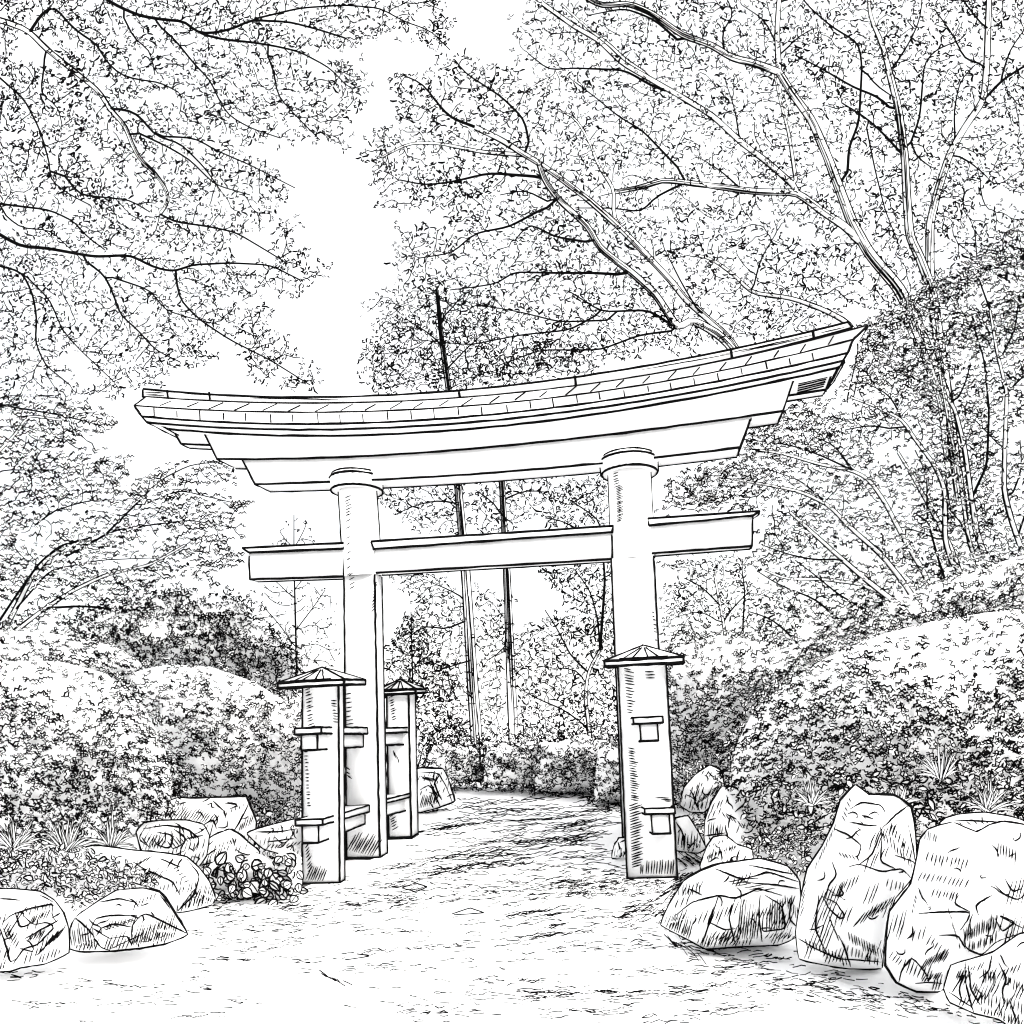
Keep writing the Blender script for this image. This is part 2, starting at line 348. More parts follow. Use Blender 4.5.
def post(px, py, capy, w, dep, ly, apex, hatches, capw=.8):
    qb = onplane(px, py, ly-dep/2); lx = qb[0]; zc = onplane(px-(2 if ly < 0 else 1), capy, ly-capw/2)[1]
    lean = .02 if px < 500 else .05
    v = []
    for (x, z) in [(lx, -.02), (lx+lean, zc+.03)]:
        for a, b2 in [(-1, -1), (1, -1), (1, 1), (-1, 1)]: v.append((x+a*w/2, ly+b2*dep/2, z))
    mb = MB(); W_ = loc2w(A(v)); mb.add(W_, [(0, 3, 2, 1), (4, 5, 6, 7), (0, 1, 5, 4), (1, 2, 6, 5), (2, 3, 7, 6), (3, 0, 4, 7)])
    for a, b2 in [(0, 1), (1, 2), (3, 0), (0, 4), (1, 5), (2, 6), (3, 7)]: mb.ink([W_[a], W_[b2]], 1.65)
    for a, b2 in [(0, 1), (1, 2)]: mb.ink([W_[a]+A([0, -.01, .028]), W_[b2]+A([0, -.01, .028])], 1.65)
    hatch_on(mb, bvh_of(mb), hatches)
    o = G.part(mb, 'support_post', ['wood', 'ink'])
    # hipped cap
    lx += lean+(.02 if px > 500 else 0)
    cb = MB(); t = .045; h = .13; a = capw/2
    boxw(cb, (lx, ly, zc), capw*.98, capw*.98, t, 1.9)
    ap = loc2w([[lx, ly, zc+t+h]])[0]; cn = loc2w(A([(lx-a, ly-a, zc+t+.002), (lx+a, ly-a, zc+t+.002), (lx+a, ly+a, zc+t+.002), (lx-a, ly+a, zc+t+.002)]))
    cb.poly(np.vstack([cn, ap]), [[0, 1, 4], [1, 2, 4], [2, 3, 4], [3, 0, 4], [3, 2, 1, 0]])
    for q in cn: cb.ink([q, ap], 1.7)
    fr = (cn[0]+cn[1])/2
    for s in (-.55, -.3, .12, .4): cb.ink([fr+(cn[1]-cn[0])*s*.5+A([0, -.003, .003]), ap*.8+fr*.2+(cn[1]-cn[0])*s*.08+A([0, -.003, .003])], 1.1)
    cb.ink([cn[0]*.8+cn[1]*.2+A([0, -.002, .012]), cn[0]*.2+cn[1]*.8+A([0, -.002, .012])], 1.0)
    G.part(cb, 'post_cap', ['tile', 'ink'], o)
    return lx-lean
def hl(x, ya, yb_, n, dx, dy): return hatch(x, ya, x+3, yb_, n, dx, dy)
P1 = post(321, 881, 686, .35, .13, -DD, 0, hl(305, 690, 728, 13, 6, -2)+hl(304, 752, 806, 16, 3.5, 0)+hl(305, 848, 872, 8, 4, -5)+hatch(306, 880, 322, 881, 8, 5, -12)+hatch(331, 700, 333, 722, 8, 5, .5), .64)
P2 = post(652, 877, 664, .42, .34, -DD, 0, hl(624, 668, 712, 15, 8, 1.5)+hl(628, 748, 800, 22, 8, 1.5)+hl(629, 806, 868, 24, 11, -3.5)+hatch(640, 874, 673, 874, 13, 1, -12)+hatch(645, 672, 646, 678, 3, 9, 0)+hatch(655, 798, 665, 801, 3, 14, 0)+hatch(670, 735, 671, 760, 6, 3, 4), .69)
P3 = post(400, 836, 694, .27, .3, DD, 0, hl(389, 698, 720, 9, 5, -2)+hatch(393, 750, 398, 758, 4, 1, 5)+hl(389, 812, 830, 8, 5, -3), .5)
P4 = post(650, 832, 684, .26, .3, DD, 0, [], .4)

def rail(f, b2_, w=.15):
    """cross rail from front post to main pillar (or on to the back post): (local x, y, pixel x, cap top, cap base, bottom) at both ends"""
    E = []
    for lx, ly, px, c, t, bt in (f, b2_):
        E.append((lx, ly, onplane(px, c, ly)[1], onplane(px, t, ly)[1], onplane(px, bt, ly)[1]))
    (x0, y0, c0, t0, b0), (x1, y1, c1, t1, b1) = E; mb = MB()
    for (w_, a0, a1, z0, z1, e) in ((w, b0, t0, b1, t1, 0), (w+.1, t0+.002, c0, t1+.002, c1, .03)):
        v = [(x0-w_/2, y0-e, a0), (x0+w_/2, y0-e, a0), (x1+w_/2, y1, z0), (x1-w_/2, y1, z0), (x0-w_/2, y0-e, a1), (x0+w_/2, y0-e, a1), (x1+w_/2, y1, z1), (x1-w_/2, y1, z1)]
        W_ = loc2w(A(v)); mb.add(W_, [(0, 3, 2, 1), (4, 5, 6, 7), (0, 1, 5, 4), (1, 2, 6, 5), (2, 3, 7, 6), (3, 0, 4, 7)])
        for a, b in [(0, 1), (1, 2), (2, 3), (3, 0), (4, 5), (5, 6), (6, 7), (7, 4), (0, 4), (1, 5), (2, 6), (3, 7)]: mb.ink([W_[a], W_[b]], 1.5)
    G.part(mb, 'cross_rail', ['wood', 'ink'])
mlx = onplane(366, 856, 0)[0]; mrx = onplane(645, 853, 0)[0]
rail((P1+.01, -DD-.34, 312, 727.5, 734, 750), (mlx-.02, -.19, 360, 728, 734.5, 747)); rail((P1+.01, -DD-.34, 312, 819, 825, 843), (mlx-.02, -.19, 360, 805.5, 812.5, 824))
rail((mlx, .19, 385, 728, 733, 745), (P3, DD-.13, 395, 728, 733, 745)); rail((mlx, .19, 385, 800, 804, 818), (P3, DD-.13, 395, 794, 798, 811))
rail((P2+.05, -DD-.34, 646, 717, 723.5, 741), (mrx, -.19, 650, 719, 725, 741)); rail((P2+.09, -DD-.34, 650, 808, 814, 834), (mrx, -.19, 648, 800, 806, 822))
rail((mrx, .19, 648, 719, 725, 738), (P4, DD-.13, 648, 719, 725, 737)); rail((mrx, .19, 648, 795, 800, 815), (P4, DD-.13, 648, 785, 790, 803))
# ------------------------------------------------------------------ stones
rock_cat = 'rock'
def smooth_closed(p, n):
    p = A(p, float); q = np.vstack([p[-1], p, p[0], p[1]]); L = len(p); out = []
    seg = np.linalg.norm(np.roll(p, -1, 0)-p, axis=1); tot = seg.sum()
    for i in range(L):
        m = max(1, int(round(n*seg[i]/tot)))
        for t in np.arange(m)/m:
            a, b2, c, d = q[i], q[i+1], q[i+2], q[i+3]
            cr = .5*((2*b2)+(-a+c)*t+(2*a-5*b2+4*c-d)*t*t+(-a+3*b2-3*c+d)*t**3)
            out.append(.25*cr+.75*(b2+(c-b2)*t))
    return A(out)
def vnoise(P, s, seed):
    r = np.random.default_rng(seed); out = 0
    for k in range(3):
        d = r.normal(0, 1, (3, 3))*s*(1.7**k); ph = r.uniform(0, 6, 3)
        out = out+np.prod(np.sin(P@d+ph), axis=1)/(1.6**k)
    return out
def pillow(px, D, T, rings=9, n=60, rough=.1, seed=1, back=True):
    """solid body with the traced outline, its own distance D and real thickness T"""
    o = smooth_closed(px, n); c = o.mean(0); n = len(o); u = D/FPX
    ss = np.sin(np.linspace(1, 0.0, rings)*math.pi/2)
    V = []; 
    vd = ray(c[0], c[1]); vd = vd/np.linalg.norm(vd)
    for side in (-1, 1):
        for k, s in enumerate(ss):
            if side == 1 and k == 0: continue
            p = c+(o-c)*s; h = math.sqrt(max(0, 1-s*s))
            w = atn(p, D-T*h) if side < 0 else atn(c+(p-c)*.96, D)+vd*T*h
            V.append(w)
    V = np.concatenate(V).reshape(-1, n, 3)
    fl = V.reshape(-1, 3); nz = vnoise(fl, 2.2/(T+.25), seed)*rough*T
    wgt = np.ones((V.shape[0], n)); wgt[0] = 0; wgt[1] = .6; wgt[rings-1] = wgt[rings-1].mean()
    nz = (nz.reshape(V.shape[0], n)*wgt)
    V = CAM+(V-CAM)*(1+nz[..., None]/D)
    V[rings-1] = V[rings-1].mean(0); V[-1] = V[-1].mean(0)
    Q = []; j = np.arange(n); j2 = (j+1) % n
    for k in range(rings-1): Q.append(np.c_[k*n+j, k*n+j2, (k+1)*n+j2, (k+1)*n+j])
    prev = 0
    for k in range(rings, 2*rings-1): Q.append(np.c_[prev*n+j2, prev*n+j, k*n+j, k*n+j2]); prev = k
    return V, np.concatenate(Q), V[0]
def base_of(V): 
    f = V.reshape(-1, 3); return A([f[:, 0].mean(), f[:, 1].mean(), f[:, 2].min()])
def rock(px, D, T, label, lines=(), hat=(), rough=.12, seed=1, w=1.8, group='boulders beside the path'):
    yb_ = max(p[1] for p in px); xb_ = np.mean([p[0] for p in px]); D = min(D, gdepth(xb_, yb_-2))
    V, Q, rim = pillow(px, D, T, rough=rough, seed=seed); mb = MB(); mb.add(V.reshape(-1, 3), Q)
    bv = bvh_of(mb); pr_ = proj(rim)[0]; cc = pr_.mean(0); ed = atn(cc+(pr_-cc)*.988, D-.155*T); mb.ink(np.vstack([ed, ed[:1]]), w, wob=.35)
    hatch_on(mb, bv, [l for l in lines], 1.35, .006)
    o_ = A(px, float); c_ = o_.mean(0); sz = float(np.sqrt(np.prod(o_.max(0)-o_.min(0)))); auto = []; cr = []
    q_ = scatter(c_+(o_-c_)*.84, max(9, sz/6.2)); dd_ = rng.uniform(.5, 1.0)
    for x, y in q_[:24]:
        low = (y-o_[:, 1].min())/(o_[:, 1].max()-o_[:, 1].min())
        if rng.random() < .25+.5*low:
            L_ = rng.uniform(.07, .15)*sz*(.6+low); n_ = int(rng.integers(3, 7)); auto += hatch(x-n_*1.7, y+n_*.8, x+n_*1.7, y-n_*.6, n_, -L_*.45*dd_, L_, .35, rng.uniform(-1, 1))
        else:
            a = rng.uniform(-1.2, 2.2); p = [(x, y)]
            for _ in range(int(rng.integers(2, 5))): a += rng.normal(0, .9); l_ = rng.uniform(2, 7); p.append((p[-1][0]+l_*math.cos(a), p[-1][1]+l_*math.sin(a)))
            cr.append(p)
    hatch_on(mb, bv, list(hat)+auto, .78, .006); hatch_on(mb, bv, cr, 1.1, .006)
    o = mb.build('rock', ['stone', 'ink'], None, base_of(V)); tag(o, label, 'rock', group); return o
Z = lambda L, ox=682, oy=682: [(x/3+ox, y/3+oy) for x, y in L]
def gd(y, x=512): return gdepth(x, y)
RK = 'boulders right of the path'; LK = 'boulders left of the path'
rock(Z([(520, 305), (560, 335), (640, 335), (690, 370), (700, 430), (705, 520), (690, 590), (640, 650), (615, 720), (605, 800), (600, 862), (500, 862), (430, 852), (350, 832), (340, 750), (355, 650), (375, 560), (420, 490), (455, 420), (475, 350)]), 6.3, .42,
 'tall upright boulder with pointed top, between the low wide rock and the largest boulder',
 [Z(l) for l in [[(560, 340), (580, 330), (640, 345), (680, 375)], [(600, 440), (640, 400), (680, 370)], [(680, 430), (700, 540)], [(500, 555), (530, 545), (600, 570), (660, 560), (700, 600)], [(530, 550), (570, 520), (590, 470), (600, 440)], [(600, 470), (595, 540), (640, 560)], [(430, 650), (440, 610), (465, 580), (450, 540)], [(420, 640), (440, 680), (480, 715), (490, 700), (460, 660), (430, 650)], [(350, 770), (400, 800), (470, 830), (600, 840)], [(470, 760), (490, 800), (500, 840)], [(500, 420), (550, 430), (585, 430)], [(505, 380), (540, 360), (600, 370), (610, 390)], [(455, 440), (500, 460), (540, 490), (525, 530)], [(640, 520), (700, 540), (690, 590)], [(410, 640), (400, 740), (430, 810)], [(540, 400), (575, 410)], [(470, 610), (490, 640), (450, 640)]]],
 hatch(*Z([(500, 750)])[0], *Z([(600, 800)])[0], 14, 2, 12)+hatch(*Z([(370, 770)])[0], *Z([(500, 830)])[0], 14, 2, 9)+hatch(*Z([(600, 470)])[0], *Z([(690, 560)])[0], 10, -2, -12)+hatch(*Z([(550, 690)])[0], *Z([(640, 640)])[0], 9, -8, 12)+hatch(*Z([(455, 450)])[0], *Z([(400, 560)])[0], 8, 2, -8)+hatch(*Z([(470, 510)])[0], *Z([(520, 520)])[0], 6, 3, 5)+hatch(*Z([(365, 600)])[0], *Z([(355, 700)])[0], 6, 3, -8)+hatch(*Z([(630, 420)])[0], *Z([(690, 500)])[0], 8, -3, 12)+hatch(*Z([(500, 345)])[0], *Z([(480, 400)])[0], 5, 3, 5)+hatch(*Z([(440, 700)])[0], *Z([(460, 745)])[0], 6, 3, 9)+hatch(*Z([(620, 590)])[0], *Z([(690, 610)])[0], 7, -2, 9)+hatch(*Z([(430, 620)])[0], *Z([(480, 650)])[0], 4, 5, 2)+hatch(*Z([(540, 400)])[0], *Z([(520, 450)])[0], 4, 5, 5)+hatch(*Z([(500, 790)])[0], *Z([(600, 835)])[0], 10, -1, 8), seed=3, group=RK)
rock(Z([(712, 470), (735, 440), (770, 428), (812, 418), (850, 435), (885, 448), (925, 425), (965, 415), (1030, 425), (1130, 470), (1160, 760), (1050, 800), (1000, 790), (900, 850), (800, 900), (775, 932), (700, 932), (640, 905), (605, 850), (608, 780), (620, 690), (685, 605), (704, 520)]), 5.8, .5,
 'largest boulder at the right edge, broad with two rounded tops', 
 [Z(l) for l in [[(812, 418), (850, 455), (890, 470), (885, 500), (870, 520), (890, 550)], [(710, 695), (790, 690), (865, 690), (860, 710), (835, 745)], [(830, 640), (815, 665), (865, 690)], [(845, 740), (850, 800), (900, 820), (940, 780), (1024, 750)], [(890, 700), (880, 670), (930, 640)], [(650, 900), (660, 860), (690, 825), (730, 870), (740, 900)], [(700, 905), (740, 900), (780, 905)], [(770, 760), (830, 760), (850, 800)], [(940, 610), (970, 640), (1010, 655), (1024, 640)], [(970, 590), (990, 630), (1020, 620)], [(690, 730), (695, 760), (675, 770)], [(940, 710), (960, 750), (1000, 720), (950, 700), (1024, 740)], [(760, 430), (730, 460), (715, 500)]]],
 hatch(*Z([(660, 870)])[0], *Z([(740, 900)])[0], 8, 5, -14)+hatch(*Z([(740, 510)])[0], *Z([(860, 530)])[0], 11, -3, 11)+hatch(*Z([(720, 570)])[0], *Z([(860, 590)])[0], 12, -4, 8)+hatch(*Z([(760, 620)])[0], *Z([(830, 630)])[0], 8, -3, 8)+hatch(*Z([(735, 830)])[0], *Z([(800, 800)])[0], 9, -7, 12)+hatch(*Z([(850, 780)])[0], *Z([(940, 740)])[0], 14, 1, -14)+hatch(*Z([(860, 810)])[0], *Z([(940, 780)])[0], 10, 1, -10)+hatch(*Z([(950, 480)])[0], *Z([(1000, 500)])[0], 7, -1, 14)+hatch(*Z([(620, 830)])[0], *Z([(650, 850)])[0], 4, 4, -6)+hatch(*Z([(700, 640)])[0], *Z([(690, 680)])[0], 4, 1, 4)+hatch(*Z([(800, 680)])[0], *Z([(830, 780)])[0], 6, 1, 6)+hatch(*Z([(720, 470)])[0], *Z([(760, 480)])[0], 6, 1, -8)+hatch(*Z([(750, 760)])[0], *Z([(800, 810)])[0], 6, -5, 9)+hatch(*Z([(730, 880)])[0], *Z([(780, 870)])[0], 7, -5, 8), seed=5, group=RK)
rock(Z([(1160, 735), (1060, 745), (1010, 755), (930, 812), (850, 836), (805, 850), (783, 920), (800, 960), (870, 992), (950, 1012), (1000, 1045), (1160, 1060)]), 5.15, .4,
 'smooth boulder cut off by the bottom right corner, in front of the largest one',
 [Z(l) for l in [[(850, 840), (850, 900), (865, 960), (875, 990)], [(860, 850), (865, 920), (895, 970)], [(930, 820), (920, 870), (890, 890)], [(950, 840), (975, 890), (960, 920), (965, 960)], [(810, 930), (850, 870), (830, 920), (840, 960)], [(985, 960), (1000, 1010)], [(800, 930), (870, 975)]]],
 hatch(*Z([(900, 930)])[0], *Z([(1020, 960)])[0], 12, -1, 12)+hatch(*Z([(905, 860)])[0], *Z([(940, 870)])[0], 6, 0, 12)+hatch(*Z([(820, 890)])[0], *Z([(845, 910)])[0], 5, 4, -10)+hatch(*Z([(900, 975)])[0], *Z([(1010, 1000)])[0], 12, -1, 9)+hatch(*Z([(980, 880)])[0], *Z([(1023, 900)])[0], 6, -1, 10)+hatch(*Z([(870, 920)])[0], *Z([(885, 960)])[0], 5, 3, -8), seed=6, group=RK)
rock([(660, 925), (668, 905), (683, 881), (700, 870), (720, 863), (760, 858), (788, 866), (800, 880), (802, 905), (797, 937), (780, 945), (735, 947), (705, 949), (688, 940)], 6.9, .42,
 'low wide flat-topped rock lying left of the tall upright boulder',
 [Z(l) for l in [[(-20, 700), (30, 660), (110, 640), (160, 650), (230, 620), (300, 640)], [(160, 610), (190, 590), (260, 570), (350, 600)], [(110, 640), (90, 700), (60, 790)], [(160, 650), (140, 710), (160, 790)], [(235, 640), (230, 700), (240, 780)], [(250, 640), (300, 670), (310, 740), (240, 750), (245, 690)], [(300, 545), (340, 580), (355, 600)], [(100, 560), (170, 590), (230, 590)], [(30, 560), (90, 580), (130, 560)], [(330, 640), (320, 710), (350, 740)], [(80, 720), (130, 745), (160, 740)], [(180, 600), (290, 610), (350, 620)], [(20, 620), (60, 640)]]],
 hatch(*Z([(165, 770)])[0], *Z([(225, 770)])[0], 9, 4, -36)+hatch(*Z([(255, 750)])[0], *Z([(300, 745)])[0], 7, 1, -26)+hatch(*Z([(90, 770)])[0], *Z([(150, 790)])[0], 8, 6, -8)+hatch(*Z([(-40, 740)])[0], *Z([(20, 770)])[0], 9, 5, -18)+hatch(*Z([(-10, 640)])[0], *Z([(50, 640)])[0], 7, 1, -12)+hatch(*Z([(200, 550)])[0], *Z([(290, 570)])[0], 8, 16, 2)+hatch(*Z([(300, 560)])[0], *Z([(345, 590)])[0], 7, -3, -8)+hatch(*Z([(130, 600)])[0], *Z([(220, 630)])[0], 6, 18, -3)+hatch(*Z([(310, 640)])[0], *Z([(350, 680)])[0], 8, 1, 12)+hatch(*Z([(250, 770)])[0], *Z([(330, 770)])[0], 8, 4, -5), seed=7, group=RK)
rock([(700, 866), (706, 848), (713, 837), (725, 835), (738, 845), (752, 850), (756, 892), (706, 892)], 7.9, .25, 'small pale rock peeping up behind the low wide flat-topped rock', [], hatch(708, 862, 735, 850, 9, 2, -10), seed=8, group=RK)
rock([(704, 838), (705, 820), (712, 800), (722, 786), (735, 787), (750, 800), (760, 830), (755, 876), (712, 876)], 8.6, .3, 'dark-fringed angular rock half buried in the right azalea mound edge', [[(722, 786), (716, 810), (714, 830)], [(712, 800), (735, 810), (752, 806)], [(705, 836), (725, 833)]], hatch(708, 836, 722, 836, 7, 1, -12)+hatch(722, 812, 745, 825, 7, 4, 6), seed=9, group=RK)
rock([(680, 805), (684, 788), (695, 775), (710, 765), (721, 770), (724, 785), (715, 800), (704, 812), (690, 812)], 9.6, .3, 'leaning rock behind the right front post, topmost of the small rocks there', [[(684, 783), (700, 782), (712, 790)], [(700, 782), (694, 800), (700, 812)], [(712, 790), (722, 784)], [(690, 790), (696, 800)]], hatch(696, 805, 712, 795, 8, 4, -7)+hatch(700, 770, 712, 772, 4, -3, 5), seed=10, group=RK)
rock([(674, 850), (672, 830), (676, 818), (688, 816), (698, 832), (706, 848), (698, 853)], 8.9, .22, 'little upright rock touching the right side of the right front post', [[(676, 822), (684, 835), (684, 850)]], hatch(678, 848, 700, 848, 8, 1, -14), seed=12, group=RK)
rock([(940, 822), (958, 814), (985, 812), (1010, 816), (1028, 824), (1020, 925), (950, 925)], 6.6, .25, 'thin slab showing above the dip between the tops of the largest boulder', [[(955, 820), (1000, 822)]], hatch(960, 822, 1005, 820, 8, 4, 3), seed=13, group=RK)
ZL = lambda L: Z(L, 0, 682)
rock(ZL([(-120, 640), (-40, 622), (40, 620), (120, 628), (165, 655), (190, 690), (207, 740), (208, 812), (140, 845), (60, 858), (30, 868), (-60, 872), (-130, 850)]), 6.0, .4, 'rounded boulder cut off by the left edge with cracked dark face',
 [ZL(l) for l in [[(10, 720), (30, 700), (90, 680), (160, 665), (155, 700), (170, 720)], [(0, 740), (20, 800), (30, 845), (50, 830)], [(70, 700), (100, 730), (140, 720), (165, 735), (140, 760), (110, 790), (70, 800), (40, 845)], [(45, 690), (60, 740), (100, 720)], [(75, 770), (130, 740), (175, 715)], [(140, 790), (110, 820)], [(60, 800), (100, 810)], [(0, 650), (60, 655)], [(120, 640), (160, 660)]]],
 hatch(*ZL([(20, 760)])[0], *ZL([(60, 700)])[0], 8, 7, -9)+hatch(*ZL([(130, 800)])[0], *ZL([(170, 770)])[0], 9, 8, -12)+hatch(*ZL([(-50, 720)])[0], *ZL([(20, 740)])[0], 7, 5, 12)+hatch(*ZL([(100, 700)])[0], *ZL([(150, 680)])[0], 8, -4, 9)+hatch(*ZL([(80, 780)])[0], *ZL([(120, 770)])[0], 6, 5, -8)+hatch(*ZL([(10, 750)])[0], *ZL([(45, 800)])[0], 7, 5, -9), seed=15, group=LK)
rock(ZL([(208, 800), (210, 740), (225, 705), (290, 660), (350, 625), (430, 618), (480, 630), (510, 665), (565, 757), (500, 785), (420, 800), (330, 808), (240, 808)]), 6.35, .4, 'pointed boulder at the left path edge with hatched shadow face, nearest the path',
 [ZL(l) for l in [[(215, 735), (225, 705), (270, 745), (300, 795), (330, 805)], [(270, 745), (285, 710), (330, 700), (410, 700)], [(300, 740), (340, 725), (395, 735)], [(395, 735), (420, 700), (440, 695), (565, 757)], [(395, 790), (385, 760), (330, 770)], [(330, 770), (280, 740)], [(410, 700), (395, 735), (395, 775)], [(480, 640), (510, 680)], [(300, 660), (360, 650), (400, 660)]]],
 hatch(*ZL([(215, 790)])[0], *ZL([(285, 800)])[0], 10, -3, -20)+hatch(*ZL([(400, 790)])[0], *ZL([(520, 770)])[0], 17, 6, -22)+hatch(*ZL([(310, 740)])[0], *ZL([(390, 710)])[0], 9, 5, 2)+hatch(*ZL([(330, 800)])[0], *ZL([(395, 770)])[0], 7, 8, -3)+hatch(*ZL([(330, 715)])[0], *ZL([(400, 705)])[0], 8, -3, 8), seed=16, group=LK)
rock(ZL([(255, 495), (300, 492), (400, 505), (480, 512), (560, 525), (600, 560), (630, 600), (648, 650), (640, 668), (580, 685), (530, 692), (505, 650), (480, 625), (400, 600), (300, 560)]), 7.3, .4, 'long sloping boulder left of the path, behind the pointed one',
 [ZL(l) for l in [[(560, 530), (600, 580), (580, 640), (530, 690)], [(400, 540), (430, 560), (520, 600), (540, 640)], [(480, 530), (540, 555)], [(585, 600), (590, 630), (550, 670)], [(420, 600), (470, 590)]]],
 hatch(*ZL([(570, 675)])[0], *ZL([(640, 660)])[0], 9, 5, -18)+hatch(*ZL([(400, 600)])[0], *ZL([(470, 600)])[0], 10, 9, -12)+hatch(*ZL([(540, 680)])[0], *ZL([(570, 640)])[0], 6, 4, -6)+hatch(*ZL([(400, 560)])[0], *ZL([(430, 540)])[0], 5, 5, -6)+hatch(*ZL([(520, 560)])[0], *ZL([(550, 600)])[0], 5, 5, -2), seed=17, group=LK)
rock(ZL([(408, 450), (430, 422), (480, 415), (560, 415), (610, 428), (628, 460), (620, 520), (590, 560), (480, 560), (430, 520)]), 8.3, .35, 'rounded rock with tangled leafy marks, between the long sloping one and the hatched slab',
 [ZL(l) for l in [[(430, 440), (500, 430), (560, 440), (600, 470), (580, 510)], [(470, 450), (520, 460), (510, 500), (470, 490), (460, 465)], [(520, 440), (560, 470), (540, 500)], [(425, 465), (450, 500)], [(560, 470), (610, 460)], [(440, 430), (415, 470), (440, 490)]]],
 hatch(*ZL([(430, 480)])[0], *ZL([(480, 500)])[0], 7, 6, -10)+hatch(*ZL([(520, 500)])[0], *ZL([(590, 470)])[0], 9, -5, -7), seed=18, group=LK)
rock(ZL([(450, 405), (500, 360), (530, 348), (600, 348), (700, 345), (740, 345), (755, 380), (770, 420), (760, 500), (660, 520), (600, 500), (470, 470)]), 9.3, .35, 'broad slab with hatched shadow at its left, topmost of the left rocks',
 [ZL(l) for l in [[(610, 430), (640, 410), (650, 440)], [(700, 450), (740, 380), (750, 350)], [(620, 370), (640, 360), (630, 380), (645, 375)], [(680, 360), (720, 370), (690, 380)], [(560, 360), (530, 370)]]],
 hatch(*ZL([(460, 405)])[0], *ZL([(640, 425)])[0], 22, 8, -11)+hatch(*ZL([(715, 450)])[0], *ZL([(765, 420)])[0], 8, 3, -10), seed=19, group=LK)
rock(ZL([(575, 535), (600, 490), (640, 460), (690, 440), (720, 455), (745, 480), (780, 510), (740, 560), (690, 600), (640, 610), (605, 570)]), 8.9, .25, 'plain peaked rock above the broad-leaved plants left of the gate',
 [ZL(l) for l in [[(690, 440), (730, 465), (800, 460)], [(620, 520), (650, 500)], [(600, 550), (640, 540)]]], hatch(*ZL([(605, 560)])[0], *ZL([(640, 575)])[0], 6, 5, -6), seed=20, group=LK)
rock(ZL([(740, 455), (770, 440), (830, 425), (885, 412), (920, 418), (920, 520), (860, 520), (790, 500)]), 9.0, .3, 'low pale rock just left of the left front post',
 [ZL(l) for l in [[(760, 450), (840, 450), (890, 440)], [(800, 480), (880, 470)]]], hatch(*ZL([(800, 500)])[0], *ZL([(890, 490)])[0], 9, 4, -4), seed=21, group=LK)
rock([(417, 769), (430, 768), (443, 769), (448, 779), (455, 801), (443, 806), (430, 810), (416, 812)], 13.6, .4, 'lone rock by the path just behind the left back post',
 [[(420, 772), (438, 773), (446, 786), (452, 802)], [(438, 773), (434, 784), (442, 800)], [(420, 790), (430, 784), (440, 806)], [(422, 778), (432, 781)]], hatch(420, 808, 436, 804, 10, 3, -12)+hatch(421, 776, 432, 778, 6, 5, 3), seed=22, group=LK)
rock([(466, 768), (470, 760), (482, 757), (492, 753), (488, 765), (487, 780), (478, 783), (468, 780)], 20, .4, 'small jagged rock at the foot of the thicker pine trunk', [[(472, 762), (476, 780)], [(480, 760), (483, 778)]], hatch(470, 778, 484, 776, 6, 1, -10), seed=23, group='stones by the far bend')
rock([(612, 858), (614, 846), (619, 838), (626, 838), (634, 846), (636, 860)], 9.3, .2, 'small stone tucked against the left foot of the right gate pillar', [[(618, 842), (622, 856)]], hatch(614, 856, 626, 858, 5, 1, -8), seed=24, group=RK)

# ------------------------------------------------------------------ leaf templates (pixel units, x right, z up)
def stroke(pts, w=1.15, k=3):
    P = A([(p[0], (p[2] if len(p) > 2 else 0), p[1]) for p in pts], float)
    r = np.full(len(P), INKW*w/2); r[0] *= .7; r[-1] *= .6
    return tube(P, r, k)
def tmpl(strokes, blades=()):
    V = []; Q = []; Mx = []; n = 0
    for v, q in strokes: V.append(v); Q.append(q+n); Mx.append(np.ones(len(q), int)); n += len(v)
    for bl in blades:
        v = A([(p[0], .25+(p[2] if len(p) > 2 else 0), p[1]) for p in bl], float); m = len(v)
        V.append(v); q = A([(0, i, i+1, min(i+2, m-1)) for i in range(1, m-2, 2)] if m > 4 else [(0, 1, 2, 3)]); Q.append(q+n); Mx.append(np.zeros(len(q), int)); n += m
    return np.concatenate(V), np.concatenate(Q), np.concatenate(Mx)
rr = lambda a, b2: rng.uniform(a, b2)
T_mark = []
for k in range(22):          # sprig of three to five tiny leaves, each a little open loop
    S_ = []; a0 = rr(0, 6.28); m = (2, 3, 3, 4)[k % 4]
    for q in range(m):
        a = a0+q*6.28/m+rr(-.5, .5); u = A([math.cos(a)*1.12, math.sin(a)*.72]); v = A([-u[1], u[0]])*(1 if rng.random() < .5 else -1)
        L = rr(3.2, 5.0); w_ = rr(1.1, 1.7); b0 = u*rr(.6, 1.6)
        if rng.random() < .7: S_.append(stroke([b0, b0+u*L*.5+v*w_, b0+u*L, b0+u*L*.5-v*w_*.7], rr(1.05, 1.3)))
        else: S_.append(stroke([b0*.3, b0+u*L*.6+v*w_*.5, b0+u*L*1.1], rr(1.05, 1.35)))
    T_mark.append(tmpl(S_))
def blade_outline(L, w, n=6):
    up = [(L*t, w*math.sin(math.pi*t**.8)) for t in np.linspace(0, 1, n)]
    return up
T_leaf = []
